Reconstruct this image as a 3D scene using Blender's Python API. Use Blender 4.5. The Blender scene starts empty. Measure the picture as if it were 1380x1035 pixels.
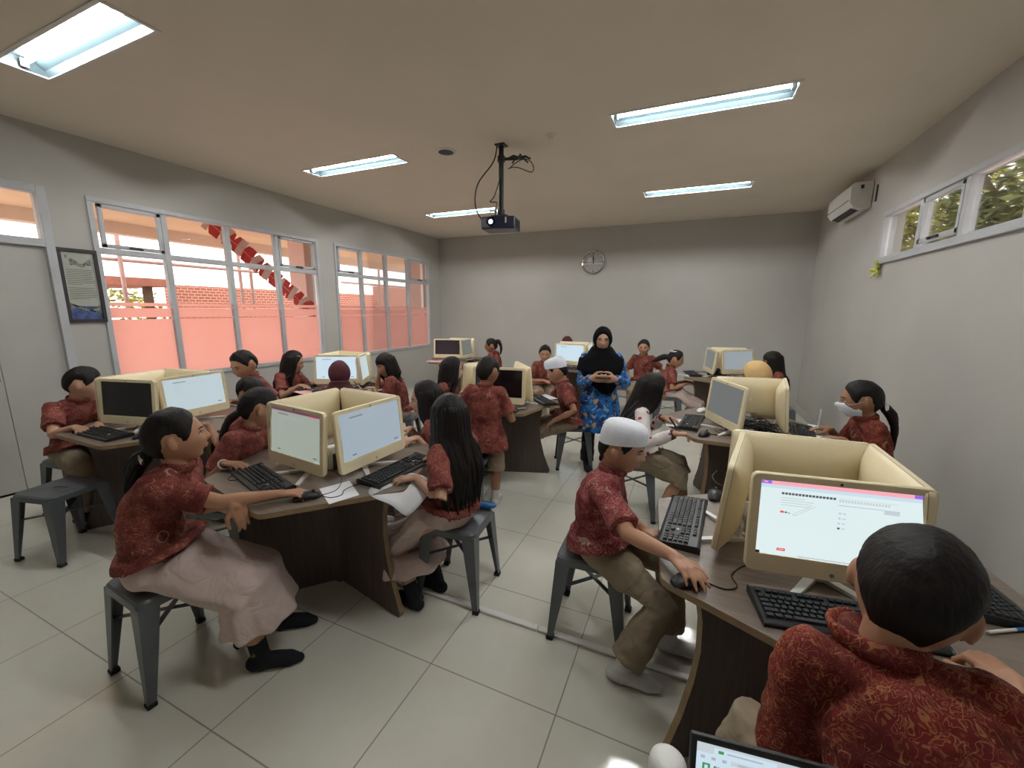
import bpy, math, random
from mathutils import Vector, Matrix, noise
random.seed(7)
C = bpy.context.scene.collection
PI = math.pi
XL, XR, YB, YF, H = -5.27, 1.709, 7.981, -1.6, 3.143
def V(*a): return Vector(a)
UP = V(0, 0, 1)

# ------------------------------------------------------------------ mesh builder
class MB:
    def __init__(s): s.v = []; s.f = []; s.m = []
    def add(s, vs, fs, mi=0):
        o = len(s.v); s.v += [tuple(v) for v in vs]
        for f in fs: s.f.append(tuple(i + o for i in f)); s.m.append(mi)
        return s
    def box(s, x0, x1, y0, y1, z0, z1, mi=0, M=None):
        vs = [V(x, y, z) for z in (z0, z1) for y in (y0, y1) for x in (x0, x1)]
        if M: vs = [M @ v for v in vs]
        return s.add(vs, [(0, 2, 3, 1), (4, 5, 7, 6), (0, 1, 5, 4), (2, 6, 7, 3), (0, 4, 6, 2), (1, 3, 7, 5)], mi)
    def cbox(s, c, sx, sy, sz, M=None, mi=0):
        M2 = Matrix.Translation(c) @ (M.to_4x4() if M else Matrix())
        return s.box(-sx / 2, sx / 2, -sy / 2, sy / 2, -sz / 2, sz / 2, mi, M2)
    def loft(s, rings, n=20, power=2.0, caps=True, mi=0, mod=None):
        """rings: (centre, u, v) half-axis vectors"""
        vs = []
        for k, (c, u, v) in enumerate(rings):
            for i in range(n):
                a = 2 * PI * i / n; ca, sa = math.cos(a), math.sin(a)
                if power != 2.0:
                    ca = math.copysign(abs(ca) ** (2 / power), ca); sa = math.copysign(abs(sa) ** (2 / power), sa)
                q = mod(k / max(1, len(rings) - 1), a) if mod else 1.0
                vs.append(c + (u * ca + v * sa) * q)
        fs = []
        for k in range(len(rings) - 1):
            for i in range(n):
                j = (i + 1) % n
                fs.append((k * n + i, k * n + j, (k + 1) * n + j, (k + 1) * n + i))
        if caps:
            L = len(rings); b = len(vs)
            vs.append(rings[0][0]); vs.append(rings[-1][0])
            for i in range(n):
                j = (i + 1) % n
                fs.append((b, j, i)); fs.append((b + 1, (L - 1) * n + i, (L - 1) * n + j))
        return s.add(vs, fs, mi)
    def tube(s, pts, radii, n=12, side=None, ratio=1.0, rnd=True, mi=0, endrnd=None):
        """swept tube through pts with radii; ratio squashes the direction across `side`"""
        pts = [Vector(p) for p in pts]
        if not isinstance(radii, (list, tuple)): radii = [radii] * len(pts)
        rings = []
        sd = side
        for i, p in enumerate(pts):
            a = pts[max(0, i - 1)]; b = pts[min(len(pts) - 1, i + 1)]
            t = (b - a)
            t = t.normalized() if t.length > 1e-9 else UP.copy()
            if sd is None: sd = V(1, 0, 0) if abs(t.x) < .8 else V(0, 1, 0)
            u = sd - t * sd.dot(t)
            if u.length < 1e-4: u = t.orthogonal()
            u.normalize(); w = t.cross(u); sd = u if side is None else side
            r = radii[i]
            rings.append((p, u * r, w * (r * ratio), t, r))
        out = [(c, u, w) for c, u, w, t, r in rings]
        r0 = rnd if endrnd is None else endrnd[0]; r1 = rnd if endrnd is None else endrnd[1]
        if r0:
            c, u, w, t, r = rings[0]
            out = [(c - t * r * math.sin(a), u * math.cos(a), w * math.cos(a)) for a in (1.45, 1.0, .5)] + out
        if r1:
            c, u, w, t, r = rings[-1]
            out = out + [(c + t * r * math.sin(a), u * math.cos(a), w * math.cos(a)) for a in (.5, 1.0, 1.45)]
        return s.loft(out, n, mi=mi)
    def ell(s, c, a, b, d, n=16, mi=0):
        """ellipsoid with half-axis vectors a, b, d"""
        out = []
        for k in range(n // 2 + 1):
            t = -PI / 2 + PI * k / (n // 2)
            q = max(math.cos(t), .02)
            out.append((c + d * math.sin(t), a * q, b * q))
        return s.loft(out, n, mi=mi)
    def prism(s, poly, z0, z1, mi=0, M=None, side_mi=None):
        n = len(poly)
        vs = [V(x, y, z0) for x, y in poly] + [V(x, y, z1) for x, y in poly]
        if M: vs = [M @ v for v in vs]
        s.add(vs, [tuple(range(n - 1, -1, -1)), tuple(range(n, 2 * n))], mi)
        o = len(s.v) - 2 * n
        for i in range(n):
            j = (i + 1) % n
            s.f.append((o + i, o + j, o + n + j, o + n + i)); s.m.append(mi if side_mi is None else side_mi)
        return s
    def mesh(s, name, mats, smooth=None, off=None):
        me = bpy.data.meshes.new(name)
        vs = s.v if off is None else [(x - off.x, y - off.y, z - off.z) for x, y, z in s.v]
        me.from_pydata(vs, [], s.f)
        for m in (mats if isinstance(mats, (list, tuple)) else [mats]): me.materials.append(m)
        me.polygons.foreach_set('material_index', s.m)
        if smooth is not None:
            me.polygons.foreach_set('use_smooth', [True] * len(me.polygons))
            if smooth < 170: me.set_sharp_from_angle(angle=math.radians(smooth))
        me.update()
        return me
    def obj(s, name, mats, parent=None, smooth=None, loc=None, off=None, bevel=0, seg=2, sub=0):
        o = bpy.data.objects.new(name, s.mesh(name, mats, smooth, off)); C.objects.link(o)
        if parent: o.parent = parent
        if loc is not None: o.location = loc
        if bevel:
            b = o.modifiers.new('bevel', 'BEVEL'); b.width = bevel; b.segments = seg; b.limit_method = 'ANGLE'; b.angle_limit = math.radians(40)
        if sub:
            b = o.modifiers.new('sub', 'SUBSURF'); b.levels = sub; b.render_levels = sub
        return o

def tag(o, label=None, cat=None, group=None, kind=None):
    if label: o['label'] = label
    if cat: o['category'] = cat
    if group: o['group'] = group
    if kind: o['kind'] = kind
    return o
def empty(name, loc=(0, 0, 0), rz=0, label=None, cat=None, group=None):
    o = bpy.data.objects.new(name, None); C.objects.link(o); o.location = loc; o.rotation_euler = (0, 0, rz)
    o.empty_display_size = .1
    return tag(o, label, cat, group)
def copy_tree(o, parent=None):
    c = o.copy(); C.objects.link(c); c.parent = parent
    for ch in list(o.children): copy_tree(ch, c)
    return c
def catmull(P, m=4):
    P = [Vector(p) for p in P]; out = []
    for i in range(len(P) - 1):
        a, b, c, d = P[max(0, i - 1)], P[i], P[i + 1], P[min(len(P) - 1, i + 2)]
        for k in range(m):
            t = k / m
            out.append(.5 * ((2 * b) + (c - a) * t + (2 * a - 5 * b + 4 * c - d) * t * t + (3 * b - a - 3 * c + d) * t ** 3))
    return out + [P[-1]]
def lerpl(L, t):
    x = t * (len(L) - 1); i = min(int(x), len(L) - 2); f = x - i
    return L[i] * (1 - f) + L[i + 1] * f
def sstep(a, b, x):
    t = min(1, max(0, (x - a) / (b - a))); return t * t * (3 - 2 * t)

# ------------------------------------------------------------------ materials
def nodes(name):
    m = bpy.data.materials.new(name); m.use_nodes = True
    nt = m.node_tree
    return m, nt, nt.nodes['Principled BSDF'], nt.nodes['Material Output']
def N(nt, t, **kw):
    n = nt.nodes.new(t)
    for k, v in kw.items():
        if k in n.inputs: n.inputs[k].default_value = v
        else: setattr(n, k, v)
    return n
def c4(c): return (c[0], c[1], c[2], 1)
def mixc(nt, fac, a, b):
    n = nt.nodes.new('ShaderNodeMix'); n.data_type = 'RGBA'
    if isinstance(fac, (int, float)): n.inputs[0].default_value = fac
    else: nt.links.new(fac, n.inputs[0])
    for i, x in ((6, a), (7, b)):
        if isinstance(x, (tuple, list)): n.inputs[i].default_value = c4(x)
        else: nt.links.new(x, n.inputs[i])
    return n.outputs[2]
def ramp(nt, fac, stops, interp='LINEAR'):
    r = nt.nodes.new('ShaderNodeValToRGB'); r.color_ramp.interpolation = interp
    el = r.color_ramp.elements
    while len(el) < len(stops): el.new(.5)
    for e, (p, c) in zip(el, stops):
        e.position = p; e.color = c4(c) if isinstance(c, (tuple, list)) else (c, c, c, 1)
    nt.links.new(fac, r.inputs[0]); return r.outputs[0]
def mathn(nt, op, a, b=None):
    n = nt.nodes.new('ShaderNodeMath'); n.operation = op
    for i, x in enumerate((a, b)):
        if x is None: continue
        if isinstance(x, (int, float)): n.inputs[i].default_value = x
        else: nt.links.new(x, n.inputs[i])
    return n.outputs[0]
def coords(nt, scale=(1, 1, 1), rnd=True, kind='Object'):
    tc = nt.nodes.new('ShaderNodeTexCoord'); out = tc.outputs[kind]
    if rnd:
        oi = nt.nodes.new('ShaderNodeObjectInfo')
        a = nt.nodes.new('ShaderNodeVectorMath'); a.operation = 'ADD'
        mul = mathn(nt, 'MULTIPLY', oi.outputs['Random'], 17.0)
        nt.links.new(out, a.inputs[0]); nt.links.new(mul, a.inputs[1]); out = a.outputs[0]
    mp = nt.nodes.new('ShaderNodeMapping'); mp.inputs['Scale'].default_value = scale
    nt.links.new(out, mp.inputs['Vector']); return mp.outputs[0]
def noisen(nt, vec, scale, detail=3, rough=.5):
    n = N(nt, 'ShaderNodeTexNoise', Scale=scale, Detail=detail, Roughness=rough)
    nt.links.new(vec, n.inputs['Vector']); return n.outputs[0]
def voro(nt, vec, scale, feature='F1'):
    n = nt.nodes.new('ShaderNodeTexVoronoi'); n.feature = feature; n.inputs['Scale'].default_value = scale
    nt.links.new(vec, n.inputs['Vector']); return n
def bump(nt, bs, h, strength=.3, dist=.01):
    b = nt.nodes.new('ShaderNodeBump'); b.inputs['Strength'].default_value = strength; b.inputs['Distance'].default_value = dist
    nt.links.new(h, b.inputs['Height']); nt.links.new(b.outputs[0], bs.inputs['Normal'])
def simple(name, col, rough=.5, var=.12, scale=8, metal=0, spec=.5, bmp=0, bscale=60, stretch=(1, 1, 1), coat=0):
    m, nt, bs, out = nodes(name)
    vec = coords(nt, stretch)
    nz = noisen(nt, vec, scale)
    a = tuple(min(1, c * (1 - var)) for c in col); b = tuple(min(1, c * (1 + var)) for c in col)
    nt.links.new(mixc(nt, ramp(nt, nz, [(.3, 0.0), (.7, 1.0)]), a, b), bs.inputs['Base Color'])
    bs.inputs['Roughness'].default_value = rough; bs.inputs['Metallic'].default_value = metal
    bs.inputs['Specular IOR Level'].default_value = spec; bs.inputs['Coat Weight'].default_value = coat
    if bmp: bump(nt, bs, noisen(nt, vec, bscale, 2), bmp, .004)
    return m
def emit(name, col, s=1.0):
    m, nt, bs, out = nodes(name)
    bs.inputs['Base Color'].default_value = (0.01, 0.01, 0.01, 1); bs.inputs['Roughness'].default_value = .3
    nz = noisen(nt, coords(nt), 6)
    c = mixc(nt, nz, tuple(x * .97 for x in col), tuple(min(1, x * 1.02) for x in col))
    nt.links.new(c, bs.inputs['Emission Color']); bs.inputs['Emission Strength'].default_value = s
    return m

def cloth(name, col):
    m, nt, bs, out = nodes(name); vec = coords(nt)
    nt.links.new(mixc(nt, noisen(nt, vec, 9), tuple(c * .93 for c in col), tuple(c * 1.06 for c in col)), bs.inputs['Base Color'])
    bs.inputs['Roughness'].default_value = .82; bs.inputs['Specular IOR Level'].default_value = .25
    w = N(nt, 'ShaderNodeTexNoise', Scale=7.0, Detail=2.0, Distortion=1.2); nt.links.new(vec, w.inputs['Vector'])
    rd = mathn(nt, 'ABSOLUTE', mathn(nt, 'SUBTRACT', mathn(nt, 'FRACT', mathn(nt, 'MULTIPLY', w.outputs[0], 3.0)), .5))
    bump(nt, bs, mathn(nt, 'ADD', rd, mathn(nt, 'MULTIPLY', noisen(nt, vec, 40, 2), .12)), .55, .016); return m
M = {}
M['wall'] = simple('wall_paint', (.49, .475, .445), .75, .04, 1.5, bmp=.15, bscale=180)
M['ceil'] = simple('ceiling_paint', (.78, .70, .59), .85, .03, 1.2, bmp=.1, bscale=120)
M['white'] = simple('white_plastic', (.72, .71, .68), .4, .04)
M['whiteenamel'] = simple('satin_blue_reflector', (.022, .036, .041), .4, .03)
M['alu'] = simple('grey_aluminium', (.50, .51, .53), .45, .06, 6)
M['doorpaint'] = simple('door_paint', (.47, .46, .43), .5, .05, 3)
M['steel'] = simple('brushed_steel', (.55, .55, .54), .3, .08, 20, metal=1)
M['brass'] = simple('dull_brass', (.33, .25, .13), .4, .1, 20, metal=.8)
M['black'] = simple('black_plastic', (.012, .012, .013), .42, .2, 30)
M['blackgloss'] = simple('black_gloss', (.008, .008, .01), .12, .2, 10)
M['darkgrey'] = simple('dark_grey_plastic', (.035, .036, .04), .5, .15, 30)
M['key'] = simple('keycap', (.02, .021, .023), .5, .2, 40)
M['keymark'] = simple('key_print', (.6, .6, .6), .5, .05)
M['cream'] = simple('cream_plastic', (.90, .78, .52), .42, .05, 5, bmp=.05, bscale=400)
M['creamdark'] = simple('cream_shadow_gap', (.30, .25, .14), .6, .05)
M['paper'] = simple('paper', (.80, .81, .84), .8, .03, 5)
M['pinkpaper'] = simple('pink_paper', (.80, .45, .45), .8, .05, 5)
M['stool'] = simple('grey_painted_metal', (.085, .095, .105), .36, .18, 7, spec=.6, bmp=.05, bscale=60)
M['rubber'] = simple('rubber_foot', (.012, .012, .012), .8, .1)
M['edge'] = simple('edge_band', (.27, .18, .095), .5, .15, 20)
M['sock_white'] = simple('white_sock', (.62, .60, .59), .9, .08, 40, bmp=.3, bscale=250)
M['sock_grey'] = simple('grey_sock_sole', (.22, .215, .21), .9, .15, 40)
M['sock_black'] = simple('black_sock', (.008, .008, .012), .9, .2, 40, bmp=.3, bscale=250)
M['skirt'] = cloth('beige_pink_cotton', (.60, .475, .43))
M['khaki'] = cloth('khaki_cotton', (.285, .225, .155))
M['blacktrouser'] = simple('black_trousers', (.010, .010, .013), .85, .2, 9)
M['blackhijab'] = simple('black_hijab', (.0045, .0045, .006), .85, .2, 9, spec=.12, bmp=.2, bscale=25)
M['maroon'] = simple('maroon_cloth', (.085, .014, .022), .8, .15, 9, bmp=.25, bscale=25)
M['yellowcloth'] = simple('yellow_hijab_cloth', (.70, .46, .20), .8, .08, 9, bmp=.2, bscale=25)
M['capwhite'] = simple('white_knit_cap', (.78, .79, .86), .85, .03, 30, bmp=.4, bscale=200)
M['bluecloth'] = simple('blue_plastic', (.02, .16, .42), .4, .1)
M['lime'] = simple('lime_ribbon', (.52, .55, .12), .5, .3, 40)
M['pinkbow'] = simple('pink_white_bow', (.85, .62, .66), .6, .15, 30)
M['lips'] = simple('lips', (.36, .135, .11), .5, .08, 60)
M['eyewhite'] = simple('eye_white', (.72, .68, .64), .25, .03)
M['iris'] = simple('iris', (.012, .008, .006), .15, .1)
M['gold'] = simple('gold_thread', (.55, .42, .06), .5, .1)

def skin(name, col):
    m, nt, bs, out = nodes(name)
    vec = coords(nt)
    nz = noisen(nt, vec, 14)
    nt.links.new(mixc(nt, nz, tuple(c * .88 for c in col), (col[0] * 1.1, col[1] * 1.04, col[2])), bs.inputs['Base Color'])
    bs.inputs['Roughness'].default_value = .5; bs.inputs['Specular IOR Level'].default_value = .4
    bs.inputs['Subsurface Weight'].default_value = .08; bs.inputs['Subsurface Radius'].default_value = (.01, .004, .002)
    bump(nt, bs, noisen(nt, vec, 220, 2), .06, .003)
    return m
M['skin'] = skin('skin_tan', (.46, .245, .15))
M['skin2'] = skin('skin_brown', (.36, .18, .105))
M['skin3'] = skin('skin_light', (.52, .30, .20))

def hairmat():
    m, nt, bs, out = nodes('black_hair')
    vec = coords(nt, (90, 90, 9)); nz = noisen(nt, vec, 1.0, 3)
    nt.links.new(mixc(nt, nz, (.004, .003, .003), (.018, .013, .011)), bs.inputs['Base Color'])
    bs.inputs['Roughness'].default_value = .55; bs.inputs['Specular IOR Level'].default_value = .25
    bump(nt, bs, nz, .55, .006); return m
M['hair'] = hairmat()

def batik(name, base, dark, line, ring, rs=9.0):
    m, nt, bs, out = nodes(name)
    vec = coords(nt)
    w = N(nt, 'ShaderNodeTexNoise', Scale=7.0, Detail=2.0); nt.links.new(vec, w.inputs['Vector'])
    sc = nt.nodes.new('ShaderNodeVectorMath'); sc.operation = 'MULTIPLY_ADD'
    nt.links.new(w.outputs['Color'], sc.inputs[0]); sc.inputs[1].default_value = (.06, .06, .06); nt.links.new(vec, sc.inputs[2])
    wv = sc.outputs[0]
    big = noisen(nt, vec, 9, 3)
    c = mixc(nt, ramp(nt, big, [(.35, 0.0), (.65, 1.0)]), dark, base)
    def contour(scale, k, w, dist):
        n_ = N(nt, 'ShaderNodeTexNoise', Scale=scale, Detail=1.5, Distortion=dist); nt.links.new(vec, n_.inputs['Vector'])
        fr = mathn(nt, 'ABSOLUTE', mathn(nt, 'SUBTRACT', mathn(nt, 'FRACT', mathn(nt, 'MULTIPLY', n_.outputs[0], k)), .5))
        return ramp(nt, fr, [(0, 1.0), (w * .6, .8), (w, 0.0)])
    lines = contour(16, 9.0, .13, 1.6)
    brk = ramp(nt, noisen(nt, vec, 30, 2), [(.46, 0.0), (.62, .8)])
    c = mixc(nt, mathn(nt, 'MULTIPLY', lines, brk), c, line)
    fl = contour(42, 7.0, .16, 1.0)
    c = mixc(nt, mathn(nt, 'MULTIPLY', fl, ramp(nt, big, [(.40, .1), (.58, .7)])), c, line)
    r = voro(nt, vec, rs)
    rg = ramp(nt, r.outputs['Distance'], [(.185, 0.0), (.20, .8), (.222, .8), (.24, 0.0)])
    br2 = ramp(nt, noisen(nt, wv, 15, 1), [(.47, 0.0), (.52, .85)])
    c = mixc(nt, mathn(nt, 'MULTIPLY', rg, br2), c, ring)
    nt.links.new(c, bs.inputs['Base Color']); bs.inputs['Roughness'].default_value = .75; bs.inputs['Specular IOR Level'].default_value = .25
    bump(nt, bs, noisen(nt, vec, 30, 3), .18, .012)
    return m
M['batik'] = batik('red_batik_cloth', (.235, .045, .036), (.125, .020, .018), (.42, .20, .145), (.52, .36, .22))
M['batik2'] = batik('maroon_batik_cloth', (.19, .018, .016), (.085, .008, .009), (.40, .17, .07), (.60, .44, .16), 8)
M['batikpale'] = batik('red_cream_batik_cloth', (.26, .028, .036), (.15, .012, .018), (.50, .31, .25), (.58, .42, .28), 10)
def bluecloth():
    m, nt, bs, out = nodes('blue_flowered_cloth')
    vec = coords(nt); w = N(nt, 'ShaderNodeTexNoise', Scale=16.0, Detail=2.0); nt.links.new(vec, w.inputs['Vector'])
    sc = nt.nodes.new('ShaderNodeVectorMath'); sc.operation = 'MULTIPLY_ADD'; nt.links.new(w.outputs['Color'], sc.inputs[0]); sc.inputs[1].default_value = (.06, .06, .06); nt.links.new(vec, sc.inputs[2])
    big = noisen(nt, vec, 17, 2)
    c = mixc(nt, ramp(nt, big, [(.40, 0.0), (.52, 1.0)]), (.008, .035, .13), (.016, .17, .52))
    c = mixc(nt, ramp(nt, noisen(nt, sc.outputs[0], 26, 2), [(.56, 0.0), (.62, .8)]), c, (.30, .48, .68))
    r = voro(nt, sc.outputs[0], 10); c = mixc(nt, ramp(nt, r.outputs['Distance'], [(.20, 1.0), (.27, 0.0)]), c, (.62, .40, .20))
    r2 = voro(nt, sc.outputs[0], 10); c = mixc(nt, ramp(nt, r2.outputs['Distance'], [(.07, 1.0), (.10, 0.0)]), c, (.72, .66, .52))
    nt.links.new(c, bs.inputs['Base Color']); bs.inputs['Roughness'].default_value = .75; bump(nt, bs, noisen(nt, vec, 30, 3), .18, .012); return m
M['batikblue'] = bluecloth()
def dotted():
    m, nt, bs, out = nodes('white_cloth_red_flowers')
    vec = coords(nt, rnd=False); r = voro(nt, vec, 18)
    nz = noisen(nt, vec, 60, 2)
    d = mathn(nt, 'ADD', r.outputs['Distance'], mathn(nt, 'MULTIPLY', nz, .12))
    c = mixc(nt, ramp(nt, d, [(.33, 1.0), (.36, 0.0)]), (.74, .68, .66), (.36, .03, .045))
    nt.links.new(c, bs.inputs['Base Color']); bs.inputs['Roughness'].default_value = .8
    bump(nt, bs, noisen(nt, vec, 25, 2), .2, .01); return m
M['dotted'] = dotted()

def wood(name, a, b, rough=.42, sc=(3, 40, 40)):
    m, nt, bs, out = nodes(name)
    vec = coords(nt, sc, True); nz = noisen(nt, vec, 1.2, 5, .6)
    v2 = coords(nt, (1, 1, 1)); n2 = noisen(nt, v2, 3)
    c = mixc(nt, ramp(nt, nz, [(.28, 0.0), (.72, 1.0)]), a, b)
    nt.links.new(mixc(nt, mathn(nt, 'MULTIPLY', n2, .35), c, tuple(x * .7 for x in a)), bs.inputs['Base Color'])
    bs.inputs['Roughness'].default_value = rough; bump(nt, bs, nz, .05, .003); return m
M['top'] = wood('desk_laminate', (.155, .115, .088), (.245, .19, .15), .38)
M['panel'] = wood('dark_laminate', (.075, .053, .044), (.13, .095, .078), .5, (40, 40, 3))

def floor_mat():
    m, nt, bs, out = nodes('floor_tiles')
    tc = nt.nodes.new('ShaderNodeTexCoord'); sp = nt.nodes.new('ShaderNodeSeparateXYZ'); nt.links.new(tc.outputs['Object'], sp.inputs[0])
    ds = []
    for ax, o in (('X', -1.580), ('Y', .736)):
        q = mathn(nt, 'DIVIDE', mathn(nt, 'SUBTRACT', sp.outputs[ax], o), .6)
        fr = mathn(nt, 'FRACT', mathn(nt, 'ADD', q, 100.5))
        ds.append(mathn(nt, 'ABSOLUTE', mathn(nt, 'SUBTRACT', fr, .5)))
    d = mathn(nt, 'MINIMUM', ds[0], ds[1])
    joint = ramp(nt, d, [(.0022, 1.0), (.0048, 0.0)])
    vec = coords(nt, rnd=False); nz = noisen(nt, vec, 1.7, 6, .65); n3 = noisen(nt, vec, 40, 3)
    base = mixc(nt, ramp(nt, nz, [(.3, 0.0), (.7, 1.0)]), (.62, .605, .52), (.70, .685, .60))
    base = mixc(nt, mathn(nt, 'MULTIPLY', n3, .12), base, (.55, .52, .45))
    nt.links.new(mixc(nt, joint, base, (.10, .092, .08)), bs.inputs['Base Color'])
    nt.links.new(ramp(nt, joint, [(0, .11), (1, .7)]), bs.inputs['Roughness'])
    bs.inputs['Specular IOR Level'].default_value = .62
    inv = mathn(nt, 'SUBTRACT', 1.0, joint); bump(nt, bs, inv, .25, .002)
    return m
M['floor'] = floor_mat()

def glass(name):
    m, nt, bs, out = nodes(name)
    tr = N(nt, 'ShaderNodeBsdfTransparent', Color=(.93, .95, .94, 1)); gl = N(nt, 'ShaderNodeBsdfGlossy', Roughness=.02)
    fr = N(nt, 'ShaderNodeFresnel', IOR=1.35); mx = nt.nodes.new('ShaderNodeMixShader')
    nt.links.new(mathn(nt, 'MULTIPLY', fr.outputs[0], .6), mx.inputs[0]); nt.links.new(tr.outputs[0], mx.inputs[1]); nt.links.new(gl.outputs[0], mx.inputs[2])
    nt.links.new(mx.outputs[0], out.inputs['Surface']); return m
M['glass'] = glass('clear_glass')
def film():
    m, nt, bs, out = nodes('pink_frosted_film')
    tl = nt.nodes.new('ShaderNodeBsdfTranslucent'); df = N(nt, 'ShaderNodeBsdfDiffuse', Color=(.62, .38, .36, 1))
    nz = noisen(nt, coords(nt, rnd=False), 1.6)
    nt.links.new(mixc(nt, nz, (1.0, .70, .66), (1.0, .76, .72)), tl.inputs['Color'])
    mx = N(nt, 'ShaderNodeMixShader', Fac=.12); nt.links.new(tl.outputs[0], mx.inputs[1]); nt.links.new(df.outputs[0], mx.inputs[2])
    nt.links.new(mx.outputs[0], out.inputs['Surface']); return m
M['film'] = film()
def brick():
    m, nt, bs, out = nodes('red_brick')
    tc = coords(nt, rnd=False)
    sp = nt.nodes.new('ShaderNodeSeparateXYZ'); nt.links.new(tc, sp.inputs[0])
    cb = nt.nodes.new('ShaderNodeCombineXYZ'); nt.links.new(sp.outputs['Y'], cb.inputs[0]); nt.links.new(sp.outputs['Z'], cb.inputs[1])
    b = nt.nodes.new('ShaderNodeTexBrick'); nt.links.new(cb.outputs[0], b.inputs['Vector'])
    b.inputs['Color1'].default_value = (.50, .17, .11, 1); b.inputs['Color2'].default_value = (.42, .14, .10, 1); b.inputs['Mortar'].default_value = (.75, .55, .46, 1)
    b.inputs['Scale'].default_value = 3.6; b.inputs['Mortar Size'].default_value = .022
    nt.links.new(b.outputs['Color'], bs.inputs['Base Color']); bs.inputs['Roughness'].default_value = .9; return m
M['brick'] = brick()
M['soffit'] = simple('soffit_paint', (.88, .70, .48), .8, .05, 2)
M['beam'] = simple('beam_paint', (.82, .70, .60), .8, .05, 2)
M['pinkwall'] = simple('pale_pink_plaster', (.70, .50, .46), .8, .05, 2)
M['ground'] = simple('outside_paving', (.55, .40, .36), .8, .1, 2)
M['flagred'] = simple('red_flag_cloth', (.62, .05, .05), .7, .1)
M['flagwhite'] = simple('white_flag_cloth', (.75, .55, .52), .7, .05)
M['pole'] = simple('scaffold_steel', (.45, .30, .27), .5, .2, metal=.3)
M['leafa'] = simple('leaf_yellow_green', (.34, .33, .07), .6, .4, 3)
M['leafb'] = simple('leaf_olive', (.16, .19, .06), .6, .3, 3)
M['bark'] = simple('bark', (.12, .08, .05), .9, .2)
M['posterpaper'] = simple('poster_paper', (.42, .43, .37), .6, .05)
M['posterblue'] = simple('poster_blue', (.06, .09, .24), .6, .4, 30)
M['postergrey'] = simple('poster_grey_photo', (.20, .21, .19), .6, .75, 60)
M['frame'] = simple('dark_frame', (.035, .028, .035), .45, .15)
M['ink'] = simple('ink', (.08, .085, .08), .6, .1)
M['clockface'] = simple('clock_face', (.46, .46, .44), .4, .03)
M['chrome'] = simple('chrome', (.62, .62, .62), .18, .05, metal=1)
M['projector'] = simple('projector_shell', (.012, .016, .05), .3, .2)
# ------------------------------------------------------------------ the room
def struct(o): return tag(o, kind='structure')
def wall_with_holes(name, axis, pos, thick, a0, a1, holes, mat):
    """wall on plane x=pos (axis 'x') spanning a0..a1 and 0..H with rectangular holes (a,b,z0,z1)"""
    mb = MB()
    A = sorted({a0, a1} | {h[0] for h in holes} | {h[1] for h in holes})
    Z = sorted({-.02, H} | {h[2] for h in holes} | {h[3] for h in holes})
    for i in range(len(A) - 1):
        for j in range(len(Z) - 1):
            am, zm = (A[i] + A[i + 1]) / 2, (Z[j] + Z[j + 1]) / 2
            if any(h[0] < am < h[1] and h[2] < zm < h[3] for h in holes): continue
            mb.box(min(pos, pos + thick), max(pos, pos + thick), A[i], A[i + 1], Z[j], Z[j + 1])
    o = struct(mb.obj(name, mat)); return o
W1 = (2.10, 4.70, .83, 2.63); W2 = (5.00, 7.57, .81, 2.63); DR = (.55, 1.835, 0.0, 2.635)
RW = (2.80, 5.48, 2.11, 2.60)
wall_with_holes('wall_left', 'x', XL, -.16, YF, YB + .16, [W1, W2, DR], M['wall'])
wall_with_holes('wall_right', 'x', XR, .16, YF, YB + .16, [RW], M['wall'])
struct(MB().box(XL, XR, YB, YB + .16, -.02, H).obj('wall_back', M['wall']))
struct(MB().box(XL - .16, XR + .16, YF - .16, YF, -.02, H).obj('wall_front', M['wall']))
struct(MB().box(XL - .16, XR + .16, YF - .16, YB + .16, -.1, 0).obj('floor', M['floor']))
LIGHTS = [(x, y) for y in (1.46, 3.705, 6.045) for x in (-3.525, -.085)]
cm = MB(); hx = sorted({XL - .16, XR + .16} | {x + s * .635 for x, y in LIGHTS for s in (-1, 1)}); hy = sorted({YF - .16, YB + .16} | {y + s * .122 for x, y in LIGHTS for s in (-1, 1)})
for i in range(len(hx) - 1):
    for j in range(len(hy) - 1):
        xm, ym = (hx[i] + hx[i + 1]) / 2, (hy[j] + hy[j + 1]) / 2
        if any(abs(xm - x) < .63 and abs(ym - y) < .12 for x, y in LIGHTS): continue
        cm.box(hx[i], hx[i + 1], hy[j], hy[j + 1], H, H + .12)
struct(cm.obj('ceiling', M['ceil']))
struct(MB().box(XL, XR, YB - .014, YB, 0, .10).obj('baseboard_back', M['doorpaint'], bevel=.004))
struct(MB().box(XR - .03, XR, YF, YB - .014, 0, .11).obj('baseboard_right', M['doorpaint'], bevel=.006))
struct(MB().box(XL, XL + .014, 1.84, YB - .014, 0, .10).obj('baseboard_left', M['doorpaint'], bevel=.004))
# floor cable duct
d = MB()
for a, b in ((-1.62, -.60), (-.597, .62)): d.box(a, b, 1.712, 1.748, 0, .014)
tag(d.obj('cable_duct', M['white'], bevel=.005), 'flat white plastic cable duct running along the floor tiles between the desks', 'cable duct')

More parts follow.
